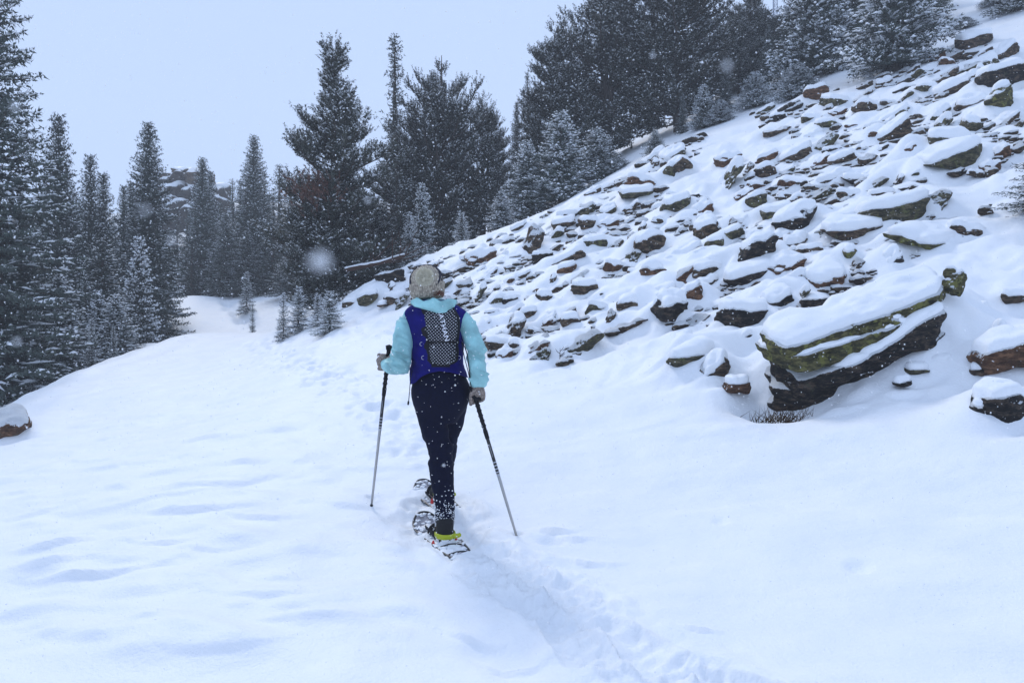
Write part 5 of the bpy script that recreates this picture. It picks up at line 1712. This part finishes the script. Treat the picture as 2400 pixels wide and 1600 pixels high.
# ------------------------------------------------------------------ snowshoes
def snowshoe(tail, toe, foot, label):
    tail, toe = np.array(tail), np.array(toe)
    ax_ = toe - tail; L = np.linalg.norm(ax_); u = ax_ / L
    sd_ = np.cross(u, [0, 0, 1.0]); sd_ /= np.linalg.norm(sd_); up = np.cross(sd_, u)
    root = put('snowshoe', None, loc=tuple(PORG), label=label, cat='snowshoe', group=None)
    q = lambda s, w, h=0.: tail + u * (s * L) + sd_ * w + up * (h + (max(0, s - .78) / .22) ** 1.7 * .055)
    out = [(0, .045), (.03, .062), (.16, .082), (.35, .098), (.55, .108), (.75, .112), (.88, .098), (.96, .066), (1.0, .028)]
    ring = [q(s, w) for s, w in out] + [q(s, -w) for s, w in out[::-1]]
    ring.append(ring[0])
    tv, tq, tt_ = tube_g(spl(ring, 90), .0072, 8, cap=False)
    pput('frame', mesh('frame', tv, [tq], M_POLEB), root)
    rows = np.linspace(0, .99, 40); ws = np.interp(rows, [o[0] for o in out], [o[1] for o in out]) - .004
    Vt, Q = [], []
    nx = 13
    for s, w in zip(rows, ws):
        for k in np.linspace(-1, 1, nx):
            rib = .008 * math.cos(k * math.pi * 2) * (1 - abs(k)) + (.005 if .1 < s < .16 or .28 < s < .31 else 0)
            Vt.append(q(s, w * k, -.002 + rib))
    idx = np.arange(40 * nx).reshape(40, nx)
    keep = []
    for r_ in range(39):
        for k in range(nx - 1):
            s = rows[r_]
            if .70 < s < .86 and 3 <= k <= 8: continue        # toe opening
            keep.append([idx[r_, k], idx[r_, k + 1], idx[r_ + 1, k + 1], idx[r_ + 1, k]])
    dk = pput('deck', mesh('deck', np.array(Vt), np.array(keep), M_DECK), root)
    dk.modifiers.new('thickness', 'SOLIDIFY').thickness = .005
    # cross bars and binding
    for s in (.12, .30):
        tv, tq, tt_ = tube_g(spl([q(s, -.07, .008), q(s + .015, 0, .014), q(s, .07, .008)], 8), .005, 8)
        pput('cross_bar', mesh('cross_bar', tv, [tq, tt_], M_POLEB), root)
    for sgn in (-1, 1):
        tv, tq, tt_ = tube_g(spl([q(.42, sgn * .055, .01), q(.55, sgn * .062, .03), q(.72, sgn * .055, .03)], 10), np.stack([np.full(10, .005), np.full(10, .014)], axis=1), 8)
        pput('binding_wing', mesh('binding_wing', tv, [tq, tt_], M_BLACK), root)
        c_ = foot + sd_ * (-.078 * sgn) + [0, -.02, .045]
        tv, tq, tt_ = tube_g(np.array([c_ + [0, 0, -.022], c_, c_ + [0, 0, .012]]), np.array([.012, .009, .004]), 8)
        pput('red_tab', mesh('red_tab', tv, [tq, tt_], M_RED), root)
    f = foot
    P = np.array([f + u * (-.045 + .115 * (1 - math.cos(t_)) * .5) * 1 + sd_ * (.066 * math.sin(t_)) * 1 + [0, 0, .088] for t_ in np.linspace(-1.7, 1.7, 24)])
    P = np.array([f - u * .062 * math.cos(t_) + sd_ * .062 * math.sin(t_) + [0, 0, .082] for t_ in np.linspace(-1.9, 1.9, 24)])
    tv, tq, tt_ = tube_g(P, np.stack([np.full(24, .0055), np.full(24, .018)], axis=1), 8)
    pput('heel_strap', mesh('heel_strap', tv, [tq, tt_], M_LIME), root)
    P = np.array([f + u * .12 + sd_ * .062 * math.cos(t_) + [0, 0, .055 + .055 * math.sin(t_)] for t_ in np.linspace(-.2, math.pi + .2, 16)])
    tv, tq, tt_ = tube_g(P, np.stack([np.full(16, .004), np.full(16, .012)], axis=1), 8)
    pput('toe_strap', mesh('toe_strap', tv, [tq, tt_], M_BLACK), root)
    b0 = f - u * .055 + sd_ * .035 + [0, 0, .084]
    tv, tq, tt_ = tube_g(spl([b0, b0 + sd_ * .03 + [0, -.008, .002], b0 + sd_ * .05 + [0, -.012, .008]], 8), np.stack([np.linspace(.006, .004, 8), np.linspace(.017, .012, 8)], axis=1), 8)
    pput('strap_end', mesh('strap_end', tv, [tq, tt_], M_LIME), root)
    # packed snow on deck and heel
    rgs = np.random.default_rng(int(L * 1e4)); pts = []
    for _ in range(170):
        s = rgs.uniform(.02, .98); w = rgs.uniform(-1, 1) * np.interp(s, [o[0] for o in out], [o[1] for o in out])
        pts.append(ell_g(q(s, w, .006), (rgs.uniform(.006, .020), rgs.uniform(.006, .024), rgs.uniform(.003, .009)), 2))
    for _ in range(130):
        t_ = rgs.uniform(-2.4, 2.4)
        pts.append(ell_g(f - u * .050 * math.cos(t_) + sd_ * .052 * math.sin(t_) + [0, 0, rgs.uniform(.02, .085)], (rgs.uniform(.006, .017), rgs.uniform(.006, .014), rgs.uniform(.005, .014)), 2))
    Vv, FF = join(pts)
    Vv = Vv + fbm3(Vv[:, 0] * 60, Vv[:, 1] * 60, Vv[:, 2] * 60, 3, 2)[:, None] * .005
    sn = pput('packed_snow', mesh('packed_snow', Vv, FF[1], M_CAP), root, kind='stuff')


def snowshoe_at(t0, t1, foot, lift, label):
    a = W(*t0); b = W(*t1)
    a[2] = ground(a[0], a[1]) - .010 + lift[0]; b[2] = ground(b[0], b[1]) - .005 + lift[1]
    snowshoe(a, b, foot, label)


snowshoe_at((1090, 1296, 4.44), (990, 1215, 5.06), FOOT1, (.018, .032), 'snowshoe under the rear foot, nearest the camera, with a lime heel strap')
snowshoe_at((1084, 1205, 5.16), (988, 1140, 5.78), FOOT2, (-.018, -.0), 'snowshoe under the front foot, mostly hidden behind the rear leg')

# snow clinging to the ankles of the tights
rgs = np.random.default_rng(8); pts = []
for _ in range(300):
    t_ = rgs.uniform(2.6, 6.8); h = abs(rgs.normal(0, .085)) + .03
    pyh = 1240 - h * 360
    c_ = W(1043 - (1240 - pyh) * .02, pyh, 4.74)
    r_ = .058 + .01
    pts.append(ell_g(c_ + [math.cos(t_) * r_ * .95, math.sin(t_) * r_ * .95, 0], (rgs.uniform(.0015, .0065), .003, rgs.uniform(.0015, .005)), 1))
Vv, FF = join(pts)
pput('clinging_snow', mesh('clinging_snow', Vv, FF[1], M_CAP), person, kind='stuff')
# ------------------------------------------------------------------ rocky knoll behind the path
kn = put('rocky_knoll', None, loc=tuple(W(450, 470, 57)), label='distant rocky knoll with snowy ledges rising above the wood at the path end', cat='rock outcrop')
bpy.context.view_layer.update()
_kb = np.array(kn.location)
rk = random.Random(4)
for i, (px, py, w, h, tl, dd_) in enumerate([(440, 425, 130, 34, -4, 57), (405, 452, 90, 36, 8, 56.5), (478, 452, 110, 46, -22, 56.5), (420, 480, 120, 44, 6, 56), (490, 488, 100, 50, -14, 56), (450, 515, 170, 50, 0, 55.5),
                                         (440, 404, 60, 14, 2, 57.5), (470, 412, 50, 14, -8, 57.3), (520, 470, 46, 40, -40, 56.5), (380, 470, 60, 40, 20, 56), (410, 425, 60, 20, 12, 56.8), (400, 510, 90, 50, 10, 55)]):
    L = w * dd_ / F; T = h * dd_ / F
    R = frame(rk.uniform(-.3, .3), math.radians(tl), dipy=-.15)
    V, Fc, E = rock_local(700 + i, 4, L, 3.0, T, 2.6)
    V = V @ R.T
    o = put('crag', mesh('crag', V, Fc, M_ROCK['dark' if i % 3 else 'brown']), parent=kn, loc=tuple(W(px, py, dd_) - _kb))
    C = cap_of(V, Fc, E, .14, 700 + i, .5, .85)
    put('snow_cap', mesh('snow_cap', C, Fc, M_CAP), parent=o)

# ------------------------------------------------------------------ fallen log with bare branches
lg = put('fallen_log', None, loc=tuple(W(870, 622, 16.4)), label='fallen log with snow on top and bare broken branches, left above the woolly hat', cat='log')
bpy.context.view_layer.update()
_lb = np.array(lg.location)
M_LOG = simple('weathered_wood', (.07, .04, .03), .9, .1, 7, .02)
P = spl([W(812, 632, 16.6), W(850, 624, 16.4), W(900, 614, 16.2), (W(948, 600, 16.0))], 20)
tv, tq, tt_ = tube_g(P, np.linspace(.062, .03, 20), 12)
put('trunk', mesh('trunk', tv - _lb, [tq, tt_], M_LOG), parent=lg)
V, q_, t_ = tube_g(P + np.array([0, 0, .045]), np.stack([np.linspace(.055, .03, 20), np.linspace(.035, .02, 20)], axis=1), 12)
V = V + fbm3(V[:, 0] * 4, V[:, 1] * 4, V[:, 2] * 4, 3, 2)[:, None] * .03
put('snow_strip', mesh('snow_strip', V - _lb, [q_, t_], M_CAP), parent=lg)
rg = np.random.default_rng(12)
for k in range(16):
    a0 = P[rg.integers(6, 20)]
    e = a0 + np.array([rg.uniform(-.2, .9), rg.uniform(-.3, .3), rg.uniform(.05, .75)])
    m1 = (a0 + e) / 2 + rg.normal(0, .06, 3)
    tv, tq, tt_ = tube_g(spl([a0, m1, e], 8), np.linspace(.014, .004, 8), 5)
    put('branch', mesh('branch', tv - _lb, [tq, tt_], M_LOG), parent=lg)

# bare twigs poking out of the snow
def twig(px, py, hpx, label, lean=.1):
    g = hit(px, py); d = g[1]
    h = hpx * d / F
    P0 = np.array([g[0], g[1], surf(g[0], g[1]) - .05])
    paths = [spl([P0, P0 + [lean * h * .5, 0, h * .5], P0 + [lean * h, 0, h]], 6)]
    for s_, dx in ((.5, .4), (.65, -.35), (.8, .3)):
        b0 = P0 + np.array([lean * h * s_, 0, h * s_]); paths.append(spl([b0, b0 + [dx * h * .5, .02, h * .12], b0 + [dx * h * .8, .02, h * .3]], 6))
    tv, tq = tubes(paths, [np.linspace(.005, .002, 6)] * 4, 5)
    put('bare_twig', mesh('bare_twig', tv - P0, tq, M_LOG), loc=tuple(P0), label=label, cat='twig')


twig(1312, 842, 36, 'bare twig with crusted snow at the bottom edge of the boulder slope', .02)
twig(140, 878, 12, 'short bare twig in the snow at the far left')
twig(1186, 580, 16, 'thin bare stem standing in the snow above the boulder slope', 0)
twig(1020, 640, 22, 'bare twig just above and right of the woolly hat', .3)

# ------------------------------------------------------------------ brown grass under the giant boulder
rg = np.random.default_rng(21)
gb = hit(1850, 936)
n = 130
A = np.stack([gb[0] + rg.normal(0, .16, n), gb[1] + .10 + rg.normal(0, .07, n), np.full(n, gb[2] - .22)], axis=1)
B = A + np.stack([rg.normal(0, .10, n), -rg.uniform(0, .12, n), rg.uniform(.08, .2, n)], axis=1)
S = np.cross(B - A, [0, 1, 0]); S /= np.linalg.norm(S, axis=1, keepdims=True)
V = np.empty((n * 3, 3)); V[0::3] = A + S * .004; V[1::3] = A - S * .004; V[2::3] = B
M_GRASS = simple('dry_grass', (.06, .036, .018), .9, .1, 5)
put('dry_grass', mesh('dry_grass', V, np.arange(n * 3).reshape(-1, 3), M_GRASS, smooth=False), label='tuft of dry brown grass under the giant layered boulder', cat='grass', kind='stuff')

# ------------------------------------------------------------------ radio masts on the ridge
def mast(px, py0, py1, d, wpx, label):
    a = W(px, py1, d); h = (py1 - py0) * d / F; w = wpx * d / F
    root = put('radio_mast', None, loc=tuple(a), label=label, cat='mast', group=None)
    M = M_MAST
    legs = [(-w / 2, 0), (w / 2, 0), (0, w * .8)]
    for (x, y) in legs:
        tv, tq = tubes([np.array([[x, y, 0], [x, y, h]])], [np.array([.035, .035])], 5)
        put('leg', mesh('leg', tv, tq, M), parent=root)
    n = int(h / w)
    ps = []
    for k in range(n):
        for i in range(3):
            j = (i + 1) % 3
            z0, z1 = k * w, (k + 1) * w
            (x0, y0), (x1, y1) = (legs[i], legs[j]) if k % 2 else (legs[j], legs[i])
            ps.append(np.array([[x0, y0, z0], [x1, y1, z1]])); ps.append(np.array([[x0, y0, z1], [x1, y1, z1]]))
    tv, tq = tubes(ps, [np.array([.016, .016])] * len(ps), 4)
    o = put('lattice_bracing', mesh('lattice_bracing', tv, tq, M), parent=root)
    o['kind'] = 'stuff'


M_MAST = simple('galvanised_steel', (.22, .25, .32), .5, .4, metal=.3)
mast(1817, -160, 130, 62, 10, 'lattice radio mast rising behind the round pine at the top of the picture')
mast(2262, -160, 60, 60, 9, 'second lattice radio mast behind the trees near the upper right corner')

# spruce outside the right border whose branch tips reach in
tree(2478, 300, 8.7, 'u', 270, 'spruce at the right border, only its snowy branch tips in view')

# ------------------------------------------------------------------ falling snow
rg = np.random.default_rng(99)
_oc = np.array([[1, 0, 0], [-1, 0, 0], [0, 1, 0], [0, -1, 0], [0, 0, 1], [0, 0, -1]], float)
_of = np.array([[0, 2, 4], [2, 1, 4], [1, 3, 4], [3, 0, 4], [2, 0, 5], [1, 2, 5], [3, 1, 5], [0, 3, 5]])
n = 36000
d = np.where(rg.random(n) < .34, 1.2 + 3.4 * rg.random(n) ** .6, 2.5 + 19 * rg.random(n) ** .6)
x = rg.uniform(-.95, .95, n) * d; z = rg.uniform(-.55, .62, n) * d
P = np.stack([x, d, z], axis=1)
P = P[P[:, 2] > ground(P[:, 0], P[:, 1]) + .1]
n = len(P)
r = rg.uniform(.0012, .0042, n) * np.interp(d[:0].sum() + P[:, 1], [1, 4, 12, 22], [.55, .8, 1.15, 1.5])
sc = r[:, None, None] * rg.uniform(.6, 1.3, (n, 1, 3))
V = P[:, None] + _oc[None] * sc
Fc = (_of[None] + (np.arange(n) * 6)[:, None, None]).reshape(-1, 3)
M_FLAKE = simple('snowflake', (.9, .92, .95), .5, .2)
put('falling_snow', mesh('falling_snow', V.reshape(-1, 3), Fc, M_FLAKE), label='snowflakes falling through the air', cat='snowflakes', kind='stuff')
# a few flakes drifting close by, soft because they are out of focus
P = np.array([W(735, 612, .10), W(752, 604, .098), W(765, 616, .102), W(748, 620, .10), W(1704, 154, .15), W(340, 492, .14), W(402, 562, .17), W(1530, 130, .30), W(862, 470, .25), W(40, 800, .2), W(36, 250, .18), W(178, 776, .6), W(1040, 1090, .6)])
r = np.array([.0005, .0006, .0005, .0005, .0006, .0005, .0005, .0006, .0006, .0006, .0006, .0010, .0010])
D, Fi, E = ico(2)
V = P[:, None] + D[None] * r[:, None, None]
Fc = (Fi[None] + (np.arange(len(P)) * len(D))[:, None, None]).reshape(-1, 3)
put('near_snowflakes', mesh('near_snowflakes', V.reshape(-1, 3), Fc, M_FLAKE), label='large snowflakes drifting close by, out of focus', cat='snowflakes', kind='stuff')

# ------------------------------------------------------------------ snowy air
hz = bpy.data.materials.new('haze'); hz.use_nodes = True
ht = hz.node_tree; ht.nodes.clear()
ho = ht.nodes.new('ShaderNodeOutputMaterial'); hv = ht.nodes.new('ShaderNodeVolumePrincipled')
hv.inputs['Color'].default_value = (.93, .96, 1, 1); hv.inputs['Density'].default_value = .0025
hv.inputs['Anisotropy'].default_value = .2
ht.links.new(hv.outputs[0], ho.inputs['Volume'])
D8 = np.array([[x, y, z] for x in (-96, 96) for y in (-22, 110) for z in (-60, 34)], float)
HF = np.array([[0, 1, 3, 2], [4, 6, 7, 5], [0, 4, 5, 1], [2, 3, 7, 6], [0, 2, 6, 4], [1, 5, 7, 3]])
put('haze', mesh('haze', D8, HF, hz, smooth=False), label='pale snowy air', cat='haze', kind='stuff')
